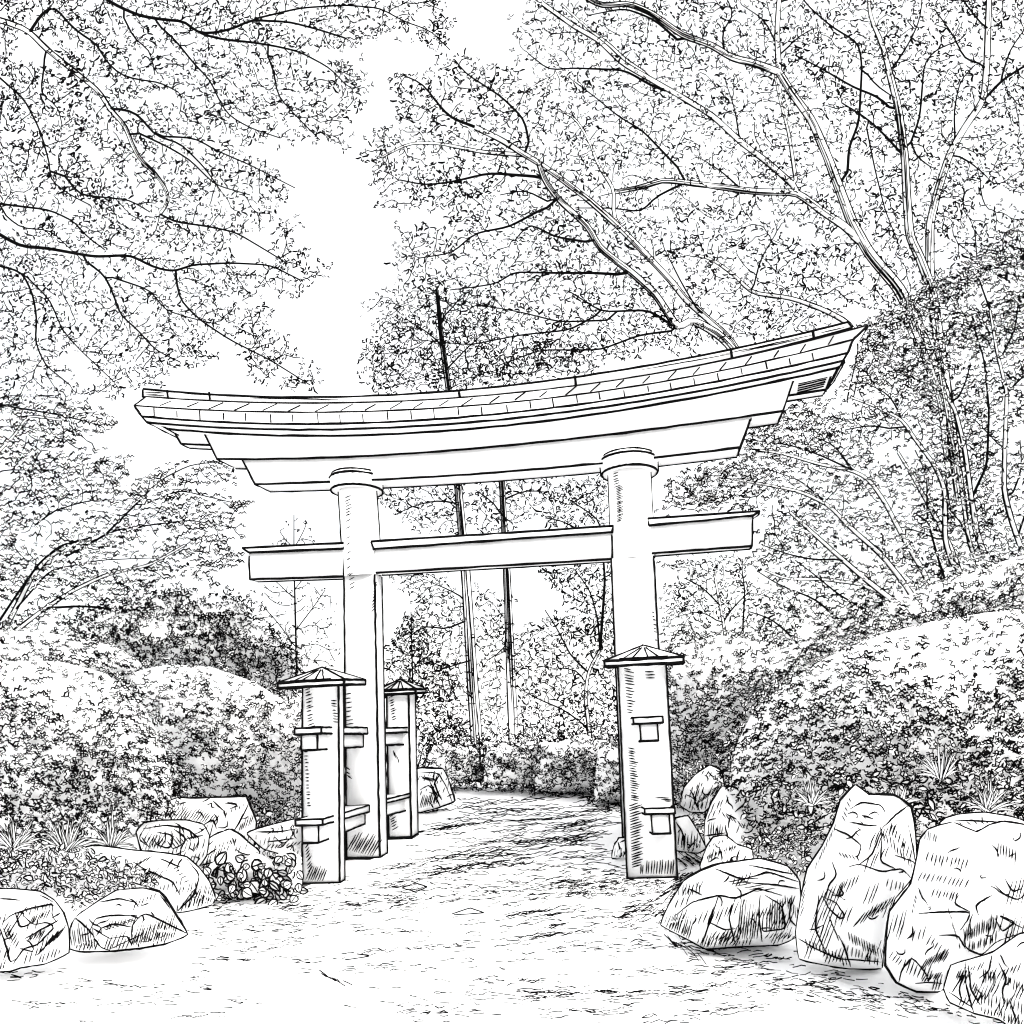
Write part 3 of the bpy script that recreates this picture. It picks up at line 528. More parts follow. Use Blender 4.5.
for k in range(14):          # white leaf blades with an inked rim
    S_ = []; B_ = []
    for q in range(1 if k % 2 else 2):
        L = rr(6, 9.5); w = L*rr(.2, .34); a = rr(-.5, .5)+(q*rr(.9, 2.2)); c, s = math.cos(a), math.sin(a)
        R_ = lambda p: (p[0]*c-p[1]*s, p[0]*s+p[1]*c)
        up = [R_(p) for p in blade_outline(L, w, 5)]; dn = [R_((p[0], -p[1]*.8)) for p in blade_outline(L, w, 5)]
        S_.append(stroke(up, rr(1.0, 1.3)))
        if rng.random() < .75: S_.append(stroke(dn[:rng.integers(3, 6)], rr(.8, 1.1)))
        B_.append([up[0], up[2], up[4], dn[2]])
    T_leaf.append(tmpl(S_, B_))
T_dash = []
for k in range(14):          # flat layered squiggles of distant foliage
    S_ = []; x = -rr(3, 5); pts = []
    n = int(rr(4, 7))
    for i in range(n): pts.append((x, (1 if i % 2 else -1)*rr(.3, 1.6)+rr(-.4, .4))); x += rr(1.2, 2.4)
    S_.append(stroke(pts, rr(1.0, 1.35)))
    if k % 2: S_.append(stroke([(rr(-3, 0), -1.5), (rr(0, 2), -rr(2.5, 3.5)), (rr(2, 4), -1.6)], 1.0))
    T_dash.append(tmpl(S_, [[(-3.5, -1), (-1, 1.6), (3.5, 1), (1, -2.2)]] if k % 3 else []))
T_broad = []
for k in range(8):
    L = rr(9, 14); w = L*rr(.3, .42)
    up = blade_outline(L, w, 7); dn = [(p[0], -p[1]) for p in up]
    T_broad.append(tmpl([stroke(up, 1.2), stroke(dn, 1.2), stroke([(0, 0, -.35), (L*.5, .3, -.35), (L*.9, 0, -.35)], .8)], [[up[0], up[2], up[4], dn[2]], [dn[2], up[4], up[6], dn[4]]]))
T_tiny = []
for k in range(12):
    S_ = []
    for q in range(int(rr(2, 4))):
        o = A([rr(-3, 3), rr(-2.5, 2.5)]); a = rr(0, 6.28); p1 = o+A([math.cos(a), math.sin(a)])*rr(1, 2); p2 = p1+A([math.cos(a+1.5), math.sin(a+1.5)])*rr(1, 2)
        S_.append(stroke([o, p1, p2], rr(.8, 1.1)))
    T_tiny.append(tmpl(S_))

def put(mb, T, P, D, size=1.0, roll=(0, .5), tilt=.5, var=.25, facing=None):
    """copies of leaf templates; P world points, D distance scale per tree, random turn"""
    P = np.asarray(P, float)
    if not len(P): return
    n = len(P); which = rng.integers(0, len(T), n)
    yaw = rng.normal(0, tilt, n); pit = rng.normal(0, tilt*.8, n); ro = np.asarray(roll) if len(np.shape(roll)) and len(roll) == n and not isinstance(roll, tuple) else rng.normal(roll[0], roll[1], n)
    fl = np.where(rng.random(n) < .5, -1., 1.)
    sc = (D/FPX)*size*np.clip(rng.normal(1, var, n), .5, 1.7)
    e1 = RT; e2 = F; e3 = UP
    cr, sr = np.cos(ro), np.sin(ro); X = cr[:, None]*e1+sr[:, None]*e3; Zv = -sr[:, None]*e1+cr[:, None]*e3; Y = np.repeat(e2[None], n, 0)
    c, s = np.cos(yaw)[:, None], np.sin(yaw)[:, None]; X, Y = c*X+s*Y, -s*X+c*Y
    c, s = np.cos(pit)[:, None], np.sin(pit)[:, None]; Y, Zv = c*Y+s*Zv, -s*Y+c*Zv
    for t in range(len(T)):
        m = which == t
        if not m.any(): continue
        V, Q, Mx = T[t]; k = m.sum()
        B = np.stack([X[m]*fl[m, None], Y[m], Zv[m]], 1)*sc[m][:, None, None]
        W_ = np.einsum('vi,kij->kvj', V, B)+P[m][:, None]
        QQ = (Q[None]+np.arange(k)[:, None, None]*len(V)).reshape(-1, 4)
        mb.add(W_.reshape(-1, 3), QQ, np.tile(Mx, k))

# ------------------------------------------------------------------ trees grown from traced limbs
def limb(mb, pts3, wpx0, wpx1, D, dark=1):
    n = len(pts3); u = D/FPX; w = np.linspace(wpx0, wpx1, n)*u
    if wpx0 < (4.1 if D < 10 else 3.1): mb.tube(pts3, w*(.58 if D < 10 else .54), 5, 1); return
    mb.tube(pts3, w*.5, 8, 0)
    T = np.gradient(pts3, axis=0); T /= np.linalg.norm(T, axis=1)[:, None]; vd = pts3-CAM; vd /= np.linalg.norm(vd, axis=1)[:, None]
    sd = np.cross(T, vd); sd /= np.linalg.norm(sd, axis=1)[:, None]
    lw = INKW*1.25*u/2*np.clip(rng.normal(1, .12, n), .7, 1.4)*np.clip(w/(3.2*u), .6, 1)
    mb.tube(pts3+sd*w[:, None]*.5, lw*1.3, 4, 1); mb.tube(pts3-sd*w[:, None]*.5, lw, 4, 1)
    if wpx0 > 5:
        for _ in range(int(wpx0*2.2*dark)):
            a = rng.integers(0, max(1, n-4)); b2 = min(n, a+rng.integers(3, 9+int(4*dark))); o = rng.uniform(-.6, .75)
            c = pts3[a:b2]+sd[a:b2]*w[a:b2, None]*.5*o-vd[a:b2]*w[a:b2, None]*.5*math.sqrt(1-o*o)
            if len(c) > 2: mb.tube(c, np.r_[.3, np.ones(len(c)-2), .3]*u*(.62 if dark < 2 else .5), 3, 1)
CELL = {}
class Tree:
    def __init__(s, name, label, cat, D, limbs, base=None, group=None, var=.12):
        s.name, s.label, s.cat, s.D, s.group = name, label, cat, D, group
        s.N = []; s.limbs = []
        for l in limbs:
            w0, w1, pts = l; q = densify(pts)
            ph = rng.uniform(0, 6); dz = D*(1+var*.35*np.sin(np.linspace(0, 2.2, len(q))+ph)-var*.35*math.sin(ph))
            # start where an earlier limb passes
            if s.N:
                NN = np.concatenate(s.N); d = np.hypot(NN[:, 0]-q[0, 0], NN[:, 1]-q[0, 1]); i = d.argmin()
                if d[i] < 14: dz = dz-dz[0]+NN[i, 2]; q[0] = NN[i, :2]
            arr = np.c_[q, dz, np.full(len(q), 3.)]; s.N.append(arr); s.limbs.append((w0, w1, arr))
        s.att = []; s.base = base
    def grow(s, att, T, sizes=1.0, per=3, roll=(0, .8), spread=5, tw=1.0, jit=.35, extra=None, md=5.2, reach=90):
        NN = np.concatenate(s.N)[:, :3]; n0 = len(NN)
        par = np.full(n0, -1); twigs = MB(); crown = MB()
        if len(att):
            d0 = np.min(np.hypot(att[:, None, 0]-NN[None, ::2, 0], att[:, None, 1]-NN[None, ::2, 1]), 1); order = d0.argsort()
            buf = np.zeros((n0+len(att)*14, 3)); buf[:n0] = NN; n = n0; paths = []
            dirs = np.zeros((len(buf), 2)); c = 0
            for arr in s.N:
                gdir = np.gradient(arr[:, :2], axis=0); dirs[c:c+len(arr)] = gdir/(np.linalg.norm(gdir, axis=1)[:, None]+1e-9); c += len(arr)
            for ai in order:
                a = att[ai]; v = a[None]-buf[:n, :2]; d = np.hypot(v[:, 0], v[:, 1])+1e-6
                cs = (v*dirs[:n]).sum(1)/d; cost = d*(1.9-.9*cs); i = cost.argmin(); dist = d[i]
                if dist < 3: continue
                if dist > reach: continue
                start = buf[i, :2]
                dep0 = buf[i, 2]; dep1 = dep0+rng.normal(0, jit)*min(1, dist/25)
                m = max(3, int(dist/6)+2)
                t = np.linspace(0, 1, m)[:, None]; per_ = A([-(a-start)[1], (a-start)[0]])
                # leave along the parent direction, then bend
                ctrl = start+dirs[i]*np.linalg.norm(a-start)*.45
                q = (1-t)**2*start+2*t*(1-t)*ctrl+t*t*a+per_*(np.sin(t*math.pi*2)*rng.normal(0, .05)); q[1:-1] += rng.normal(0, .5, (m-2, 2))
                dd = dep0+(dep1-dep0)*t[:, 0]
                paths.append(np.c_[q, dd, np.full(m, dist)])
                gdir = np.gradient(q, axis=0); gdir /= np.linalg.norm(gdir, axis=1)[:, None]+1e-9
                k = m-1
                if n+k < len(buf): buf[n:n+k, :2] = q[1:]; buf[n:n+k, 2] = dd[1:]; dirs[n:n+k] = gdir[1:]; n += k
            tips = []; cell = CELL
            for q in paths:
                P = atn(q[:, :2], q[:, 2]); w = tw*min(1.5, .75+q[0, 3]/60)
                twigs.tube(P, INKW*np.linspace(w, w*.7, len(P))*s.D/FPX/2, 3, 1)
                c = q[-1]
                for _ in range(per*2):
                    a = q[rng.integers(len(q)//2, len(q))]; x, y = a[0]+rng.normal(0, spread), a[1]+rng.normal(0, spread*.8)
                    cx, cy = int(x//md), int(y//md)
                    if any((o[0]-x)**2+(o[1]-y)**2 < md*md for i_ in (-1, 0, 1) for j_ in (-1, 0, 1) for o in cell.get((cx+i_, cy+j_), ())): continue
                    cell.setdefault((cx, cy), []).append((x, y)); tips.append((x, y, a[2]+rng.normal(0, jit*.5)))
            if tips:
                tips = A(tips); put(crown, T, atn(tips[:, :2], tips[:, 2]), s.D, sizes, roll, .3)
        if extra is not None and len(extra):
            put(crown, T, atn(extra, s.D+rng.normal(0, jit, len(extra))), s.D, sizes, roll, .45)
        tr = twigs
        for w0, w1, arr in s.limbs: limb(tr, atn(arr[:, :2], arr[:, 2]), w0, w1, s.D, 2.6 if s.name == 'pine_tree' else 1)
        b0 = atn(s.limbs[0][2][:1, :2], s.limbs[0][2][:1, 2])[0]
        root = empty(s.name, b0, s.label, s.cat, s.group); S_ = Sub(root)
        S_.part(tr, 'trunk', ['bark', 'ink'])
        if crown.n: S_.part(crown, 'crown', ['leaf', 'ink'])
def assign(pts, trees, maxd=1e9):
    D_ = []
    for t in trees:
        NN = np.concatenate(t.N); D_.append(np.min(np.hypot(pts[:, None, 0]-NN[None, :, 0], pts[:, None, 1]-NN[None, :, 1]), 1))
    D_ = A(D_); w = D_.argmin(0)
    return [pts[w == k] for k in range(len(trees))]
def cull(pts, amount, scale, seed):
    """thin the points where a smooth noise is low, leaving gaps"""
    r = np.random.default_rng(seed); v = np.zeros(len(pts))
    for _ in range(5):
        d = r.normal(0, 1, 2); d /= np.linalg.norm(d); d[1] *= 1.8; v += np.sin(pts@d/scale+r.uniform(0, 6))
    return pts[v > np.quantile(v, amount)]

# --- overhanging tree, upper left
tA = Tree('maple_tree', 'tree reaching in from the left edge with long drooping branches against the sky', 'tree', 7.2, [
 (8, 2.2, [(-120, 560), (-135, 300), (-120, 80), (-60, 10), (0, 20), (28, 30), (45, 48), (75, 72), (100, 92), (110, 110), (125, 125), (132, 145), (140, 160), (155, 173), (165, 187), (170, 200), (160, 214)]),
 (2, 1.2, [(160, 214), (175, 222), (205, 226), (235, 232), (262, 248), (285, 262)]), (2.4, 1.2, [(33, 28), (40, 15), (53, 5), (75, 30), (98, 45), (105, 60), (120, 75), (140, 80), (160, 82), (178, 92)]),
 (4, 1.6, [(-60, 10), (30, -30), (100, -5), (115, 5), (140, 16), (165, 20), (185, 21), (197, 33), (215, 33), (235, 28), (250, 20), (290, 22), (320, 30), (345, 38)]),
 (2.4, 1.1, [(197, 33), (225, 40), (250, 42), (280, 47), (300, 52), (330, 68), (345, 84)]), (2, 1.1, [(155, 22), (175, 40), (195, 65), (210, 80), (218, 98), (228, 115), (250, 128), (280, 138)]),
 (2.4, 1.2, [(113, 108), (135, 112), (147, 125), (155, 136), (180, 143), (205, 168), (220, 190)]), (2, 1.1, [(132, 130), (170, 148), (190, 160), (215, 185), (250, 195)]), (1.8, 1, [(155, 136), (195, 138), (215, 150), (250, 165), (295, 188)]),
 (3.2, 1.3, [(-120, 190), (-20, 200), (0, 204), (50, 210), (75, 222), (85, 235), (105, 250)]), (4, 1.4, [(-125, 200), (-20, 222), (0, 235), (22, 247), (45, 248), (95, 257), (130, 255), (155, 268), (175, 272), (190, 265), (230, 263), (270, 265), (300, 280)]),
 (2.2, 1.1, [(80, 257), (105, 275), (115, 298), (120, 315), (138, 330), (155, 350), (180, 362)]), (2, 1.1, [(175, 272), (180, 300), (200, 320), (230, 340), (270, 360), (310, 385)]),
 (3, 1.2, [(-125, 230), (-20, 262), (0, 266), (22, 272), (33, 295), (37, 320), (35, 342), (45, 365), (70, 385)]), (2, 1.1, [(-60, 10), (-20, 60), (0, 78), (25, 100), (40, 130), (50, 165), (50, 180), (70, 195), (90, 205)]),
 (1.8, 1, [(45, 50), (44, 70), (40, 95), (58, 105), (62, 125)]), (1.8, 1, [(120, 10), (135, 40), (150, 50), (155, 75)]), (1.8, 1, [(250, 20), (300, 8), (345, 5), (380, 8), (405, 22), (430, 30), (450, 50)]),
 (2, 1, [(60, 170), (80, 195), (130, 200), (150, 212)]), (1.8, 1, [(265, 48), (275, 75), (277, 95), (295, 115), (320, 140)]), (1.6, 1, [(0, 210), (20, 228), (50, 230), (80, 258)]), (1.8, 1, [(105, 275), (150, 290), (165, 310), (190, 318), (220, 325)]), (1.6, 1, [(22, 272), (50, 300), (62, 330), (80, 350), (110, 378)])])
polyA = [(-10, -5), (440, -5), (462, 40), (440, 52), (400, 32), (345, 50), (350, 60), (376, 92), (350, 100), (342, 150), (310, 132), (255, 142), (225, 128), (262, 165), (300, 190), (270, 200), (295, 235), (322, 272), (290, 292), (255, 296), (285, 335), (325, 385), (290, 388), (230, 360), (190, 365), (120, 392), (60, 400), (-10, 400)]
ptsA = cull(scatter(polyA, 12.2), .1, 22, 1)
ptsA2 = cull(scatter([(-10, 60), (120, 150), (260, 290), (130, 395), (-10, 410)], 16), .1, 25, 5)
tA.grow(np.vstack([ptsA, ptsA2]), T_mark, .86, 5, (0, 1.0), 5.0, .95, .3, md=5.3)

# --- upper right canopy: four trunks
tB1 = Tree('maple_tree', 'big leaning tree with the thickest forked trunk, rising behind the right end of the roof', 'tree', 15, [
 (15, 6, [(960, 520), (945, 400), (915, 320), (899, 288), (869, 253), (852, 222), (829, 160), (812, 120), (792, 93), (779, 72)]), (5, 3.4, [(779, 72), (777, 33), (779, 0), (785, -40)]),
 (6, 3, [(779, 72), (755, 63), (732, 58), (712, 45), (682, 35), (652, 13), (629, 3), (600, 6), (575, -10)]), (7, 3.4, [(860, 243), (848, 228), (825, 213), (797, 192), (759, 192), (722, 187), (682, 182), (662, 180), (642, 187), (615, 192)]),
 (2.6, 1.2, [(682, 184), (655, 197), (642, 212), (612, 208), (575, 208)]), (5, 3.4, [(799, 190), (769, 163), (742, 143), (712, 115), (682, 97), (652, 80), (622, 63), (599, 40), (575, 27), (542, 3)]),
 (3, 1.3, [(672, 93), (650, 85), (625, 70), (572, 68), (549, 70), (530, 55)]), (3.2, 1.4, [(797, 188), (789, 133), (779, 97), (775, 75)]), (3, 1.5, [(847, 180), (849, 147), (859, 123), (862, 67), (859, 43), (832, 27), (809, 7), (800, -5)]),
 (2.2, 1.2, [(724, 55), (722, 30), (735, 15), (725, -5)]), (2, 1.1, [(779, 50), (765, 20), (742, 5)]), (2, 1.1, [(780, 55), (800, 35), (815, 28)]), (2, 1.1, [(862, 67), (875, 85), (895, 98)]), (2.6, 1.2, [(683, 173), (642, 130), (619, 117), (595, 97), (575, 82)]), (2, 1, [(740, 143), (735, 110), (725, 80)]), (3, 1.2, [(683, 45), (655, 20), (625, 8), (590, 15)]), (2, 1, [(742, 190), (720, 170), (700, 158)]), (3.4, 1.6, [(650, 77), (625, 60), (610, 45), (590, 30), (562, 5)])], group='tall trees behind the gate roof')
tB2 = Tree('maple_tree', 'straight slim trunk right of the leaning forked trunk, splitting high up', 'tree', 15.6, [
 (11, 5, [(955, 520), (945, 380), (932, 290), (920, 257), (910, 237), (907, 200), (905, 157), (899, 110), (889, 70)]), (4, 2, [(889, 70), (882, 43), (870, 17), (869, 0), (868, -20)]), (2.6, 1.3, [(903, 155), (882, 132), (865, 117), (842, 103)]),
 (2.6, 1.3, [(895, 113), (879, 97), (855, 88), (819, 67), (795, 55)]), (2.4, 1.2, [(908, 150), (920, 117), (924, 63), (935, 50), (960, 40)]), (2, 1.1, [(890, 73), (909, 43), (920, 20), (922, 0)]), (1.6, 1, [(865, 120), (875, 170), (885, 210), (897, 240)]), (2, 1, [(910, 147), (925, 165), (938, 170)])], group='tall trees behind the gate roof')
tB3 = Tree('maple_tree', 'slim trunk leaning right towards the upper right corner', 'tree', 16.4, [
 (10, 4, [(968, 520), (945, 380), (930, 290), (930, 223), (939, 187), (950, 153), (965, 127), (984, 100), (987, 63), (989, 0), (990, -20)]), (3, 2, [(984, 100), (1002, 80), (1023, 67), (1050, 50)]), (2, 1.1, [(955, 145), (954, 110), (960, 80), (975, 65)]), (2, 1.1, [(987, 65), (965, 60), (952, 33), (935, 10)]), (2, 1.2, [(952, 153), (972, 163), (987, 177)]), (2.2, 1.2, [(1000, 82), (1010, 50), (1024, 30)]), (2, 1, [(987, 30), (970, 10), (960, -5)])], group='tall trees behind the gate roof')
tB4 = Tree('maple_tree', 'tree with paired limbs fanning left above the middle of the gate', 'tree', 13.4, [
 (7.5, 4, [(640, 790), (636, 700), (634, 600), (630, 480), (645, 440), (680, 412), (725, 385), (740, 352), (725, 334), (700, 312), (683, 297), (675, 285), (642, 250), (615, 223), (589, 200), (559, 177), (539, 163), (522, 153), (502, 140), (475, 127)]), (3, 1.2, [(475, 127), (449, 117), (435, 100), (422, 83), (400, 74)]),
 (8, 3.4, [(700, 405), (735, 375), (738, 355), (720, 335), (690, 318), (679, 330), (655, 293), (629, 270), (619, 263), (599, 247), (589, 227), (559, 200), (544, 180), (539, 163)]), (3.2, 1.4, [(527, 155), (482, 152), (439, 143), (409, 143), (382, 157)]),
 (3, 1.3, [(542, 177), (489, 173), (452, 182), (425, 185), (400, 180)]), (2.6, 1.2, [(593, 243), (555, 237), (529, 223), (515, 240)]), (2.6, 1.2, [(555, 205), (540, 210), (509, 227), (475, 233), (452, 253), (420, 258)]),
 (3.2, 1.3, [(617, 226), (613, 210), (615, 190), (599, 167), (589, 140), (575, 117), (558, 110)]), (3, 1.2, [(625, 275), (595, 273), (555, 273), (512, 272), (499, 283), (475, 287), (450, 290)]), (3, 1.2, [(679, 330), (649, 310), (602, 312), (572, 293)]),
 (2.6, 1.2, [(530, 150), (525, 120), (502, 97), (465, 73), (455, 60)]), (5, 2, [(850, 400), (862, 345), (849, 323), (825, 310), (792, 298), (752, 293), (732, 273), (709, 257), (690, 255)]), (2, 1, [(615, 320), (560, 322), (520, 312), (480, 305)]), (2, 1, [(752, 293), (760, 260), (775, 235)]), (2, 1, [(602, 312), (570, 330), (520, 335), (470, 345), (420, 340)]),
 (2.4, 1.1, [(679, 330), (640, 335), (600, 350), (540, 350), (500, 365)]), (2, 1, [(700, 314), (680, 280), (665, 250)]), (2, 1, [(555, 205), (525, 190), (500, 195)])], group='tall trees behind the gate roof')
polyB = [(530, -5), (1030, -5), (1030, 250), (960, 290), (900, 300), (860, 318), (790, 330), (700, 345), (560, 362), (480, 380), (372, 388), (370, 350), (400, 350), (415, 335), (362, 318), (375, 300), (405, 290), (400, 262), (402, 235), (440, 225), (480, 205), (378, 205), (362, 152), (395, 120), (398, 75), (425, 78), (440, 60), (470, 55), (500, 70), (540, 82), (515, 40)]
ptsB = cull(scatter(polyB, 11.2), .05, 20, 2)
trs = [tB1, tB2, tB3, tB4]; pa = assign(ptsB, trs)
for t, p in zip(trs, pa): t.grow(p, T_mark, .92, 6, (0, 1.0), 5.4, .95, .5, md=5.7)

# --- pines beyond the gate
pinesG = 'slender trunks seen through the gate'
pn1 = Tree('pine_tree', 'dark thicker straight trunk seen through the gate, left of its twin', 'tree', 22.5, [
 (11, 2.2, [(478, 757), (473, 690), (466, 575), (458, 485), (449, 392), (442, 341), (437, 290)]), (2, 1, [(463, 505), (440, 500), (415, 505), (395, 515)]), (2, 1, [(467, 620), (445, 630), (425, 625), (405, 640)]), (1.8, 1, [(446, 370), (470, 345), (482, 335)]), (1.6, 1, [(442, 345), (425, 330), (410, 322)]), (1.6, 1, [(440, 320), (455, 305), (462, 295)]), (1.8, 1, [(467, 600), (450, 590), (430, 582)]), (1.8, 1, [(470, 660), (455, 665), (440, 670)])], group=pinesG)
pn2 = Tree('pine_tree', 'thinner straight trunk seen through the gate, right of its twin', 'tree', 24, [
 (9, 3, [(514, 745), (511, 680), (507, 575), (502, 485), (499, 430), (498, 402)]), (2, 1, [(503, 500), (525, 490), (545, 492)]), (2, 1, [(505, 520), (492, 500), (478, 492)]), (1.8, 1, [(507, 560), (520, 545), (530, 540)]), (1.8, 1, [(510, 640), (498, 655), (488, 660)])], group=pinesG)
for t, polys in [(pn1, [[(380, 488), (455, 485), (460, 530), (420, 530), (385, 505)], [(392, 575), (440, 572), (462, 600), (465, 740), (425, 745), (395, 640), (420, 610)], [(368, 388), (372, 350), (395, 300), (440, 280), (490, 300), (500, 380), (440, 390)]]),
                 (pn2, [[(470, 485), (550, 478), (545, 500), (505, 530), (480, 535)], [(478, 590), (502, 600), (500, 740), (482, 745)], [(505, 385), (600, 370), (560, 340), (500, 345)]])]:
    p = np.vstack([scatter(q, 8) for q in polys]); t.grow(p, T_mark, .88, 4, (0, 1.0), 4.4, .8, .6, md=5.6)
# bark lines of the two trunks are drawn into their meshes by limb(); more lines here
SL = 'young trees beyond the gate'
ts1 = Tree('sapling', 'young upright tree with a single stem, between the two left gate pillars and the sky', 'tree', 19, [(2.4, 1, [(297, 672), (296, 640), (295, 600), (294, 560), (294, 515)]), (1.2, .8, [(297, 650), (280, 625), (262, 605)]), (1.2, .8, [(296, 630), (315, 605), (325, 590)]), (1.2, .8, [(295, 600), (280, 585), (272, 578)]), (1.2, .8, [(295, 590), (305, 575), (315, 568)]), (1.1, .8, [(294, 548), (303, 533), (306, 525)]), (1.1, .8, [(294, 550), (285, 540), (280, 532)])], group=SL)
p = np.vstack([scatter([(294, 512), (308, 528), (318, 548), (275, 548), (284, 528)], 8), scatter([(262, 585), (330, 583), (336, 670), (270, 672), (255, 610)], 9.0)]); ts1.grow(p, T_tiny, .9, 2, (0, 1), 3, .85, .4)
ts2 = Tree('sapling', 'small fir-like tree seen just right of the left back post', 'tree', 18, [(2.4, 1, [(415, 772), (413, 700), (412, 650), (411, 612)]), (1.2, .8, [(413, 680), (400, 668), (392, 664)]), (1.2, .8, [(413, 665), (430, 655), (440, 650)]), (1.2, .8, [(414, 710), (432, 700), (445, 702)]), (1.6, .8, [(418, 770), (423, 745), (440, 728), (460, 722)])], group=SL)
ts2.grow(scatter([(411, 606), (430, 640), (455, 690), (464, 765), (425, 772), (388, 690), (392, 640)], 8), T_mark, .88, 4, (0, 1), 4, .75, .4, md=5)
ts3 = Tree('broadleaf_tree', 'leafy tree filling the right half of the gate opening', 'tree', 21, [(3.6, 1.8, [(588, 765), (590, 730), (585, 700), (588, 672), (600, 650)]), (2, 1, [(588, 672), (570, 655), (558, 630), (545, 610)]), (1.8, 1, [(590, 690), (578, 670), (560, 668)]), (2, 1, [(600, 650), (598, 620), (590, 590), (575, 570)]), (2, 1, [(590, 730), (565, 710), (540, 700), (522, 690)]), (2, 1, [(598, 620), (590, 640), (582, 630)]), (3, 1.2, [(600, 650), (605, 580), (600, 520), (570, 500)]), (2, 1, [(603, 560), (580, 530), (560, 520), (545, 518)])], group=SL)
ptsG = np.vstack([scatter([(552, 482), (605, 474), (606, 524), (560, 530), (540, 515), (565, 500)], 7), scatter([(545, 570), (612, 562), (618, 760), (560, 762), (520, 740), (515, 640), (540, 625), (575, 610)], 7.2)])
ts3.grow(ptsG, T_mark, .88, 4, (0, 1), 4, .75, .5, md=4.9)
ts4 = Tree('broadleaf_tree', 'bare-stemmed little tree just right of the right gate pillar', 'tree', 17, [(3.4, 1.6, [(730, 690), (725, 632), (719, 599), (714, 572)]), (1.8, 1, [(723, 620), (740, 600), (752, 590)]), (1.8, 1, [(720, 605), (700, 585), (684, 578)]), (1.5, .9, [(724, 625), (700, 610), (685, 615)]), (2.4, 1.1, [(799, 645), (785, 630), (770, 618), (750, 612)]), (2, 1, [(742, 640), (745, 590), (742, 570)])], group=SL)
ptsH0 = scatter([(662, 562), (755, 555), (790, 600), (800, 650), (690, 665), (664, 650)], 7); ts4.grow(cull(ptsH0, .15, 14, 7), T_mark+T_dash, .85, 5, (0, .5), 4, .75, .4, md=4.9)

# --- layered tree, left middle
tC = Tree('maple_tree', 'layered spreading tree at the left edge with flat tiers of foliage', 'tree', 12.5, [
 (5, 3, [(-70, 760), (-40, 700), (0, 638), (15, 610), (30, 580), (45, 560), (65, 547)]), (4, 1.6, [(-30, 690), (7, 638), (40, 612), (70, 592), (105, 575), (150, 565), (185, 545)]), (2.6, 1.2, [(50, 608), (80, 606), (110, 608), (130, 625), (150, 632)]), (3, 1.6, [(-20, 650), (0, 620), (20, 590), (40, 562), (60, 545), (90, 538)]),
 (3.4, 1.3, [(-60, 520), (-5, 455), (15, 435), (28, 415), (60, 420)]), (2.4, 1.1, [(60, 560), (115, 530), (150, 525), (190, 520), (230, 527)]), (2.4, 1.1, [(100, 540), (135, 505), (160, 480), (190, 465), (215, 462)]), (2, 1, [(-60, 520), (0, 470), (50, 470)]), (2, 1, [(15, 610), (50, 570), (100, 560), (150, 558)]), (2, 1, [(35, 525), (55, 510), (90, 500), (120, 500)]), (2.4, 1.2, [(-60, 400), (0, 405), (60, 415), (100, 425)]), (2, 1, [(135, 508), (180, 490), (230, 502)])])
polyC = [(-10, 395), (60, 402), (112, 415), (120, 425), (85, 445), (132, 458), (120, 485), (150, 475), (185, 460), (232, 462), (235, 478), (190, 488), (258, 503), (225, 515), (255, 532), (225, 542), (245, 560), (215, 572), (160, 578), (130, 600), (60, 600), (30, 640), (-10, 640)]
pC = cull(scatter(polyC, 10.5), .1, 18, 3); eC = cull(scatter(polyC, 6.4), .2, 15, 4)
tC.grow(pC, T_dash, .92, 2, (0, .25), 5, 1.0, .4, extra=eC)

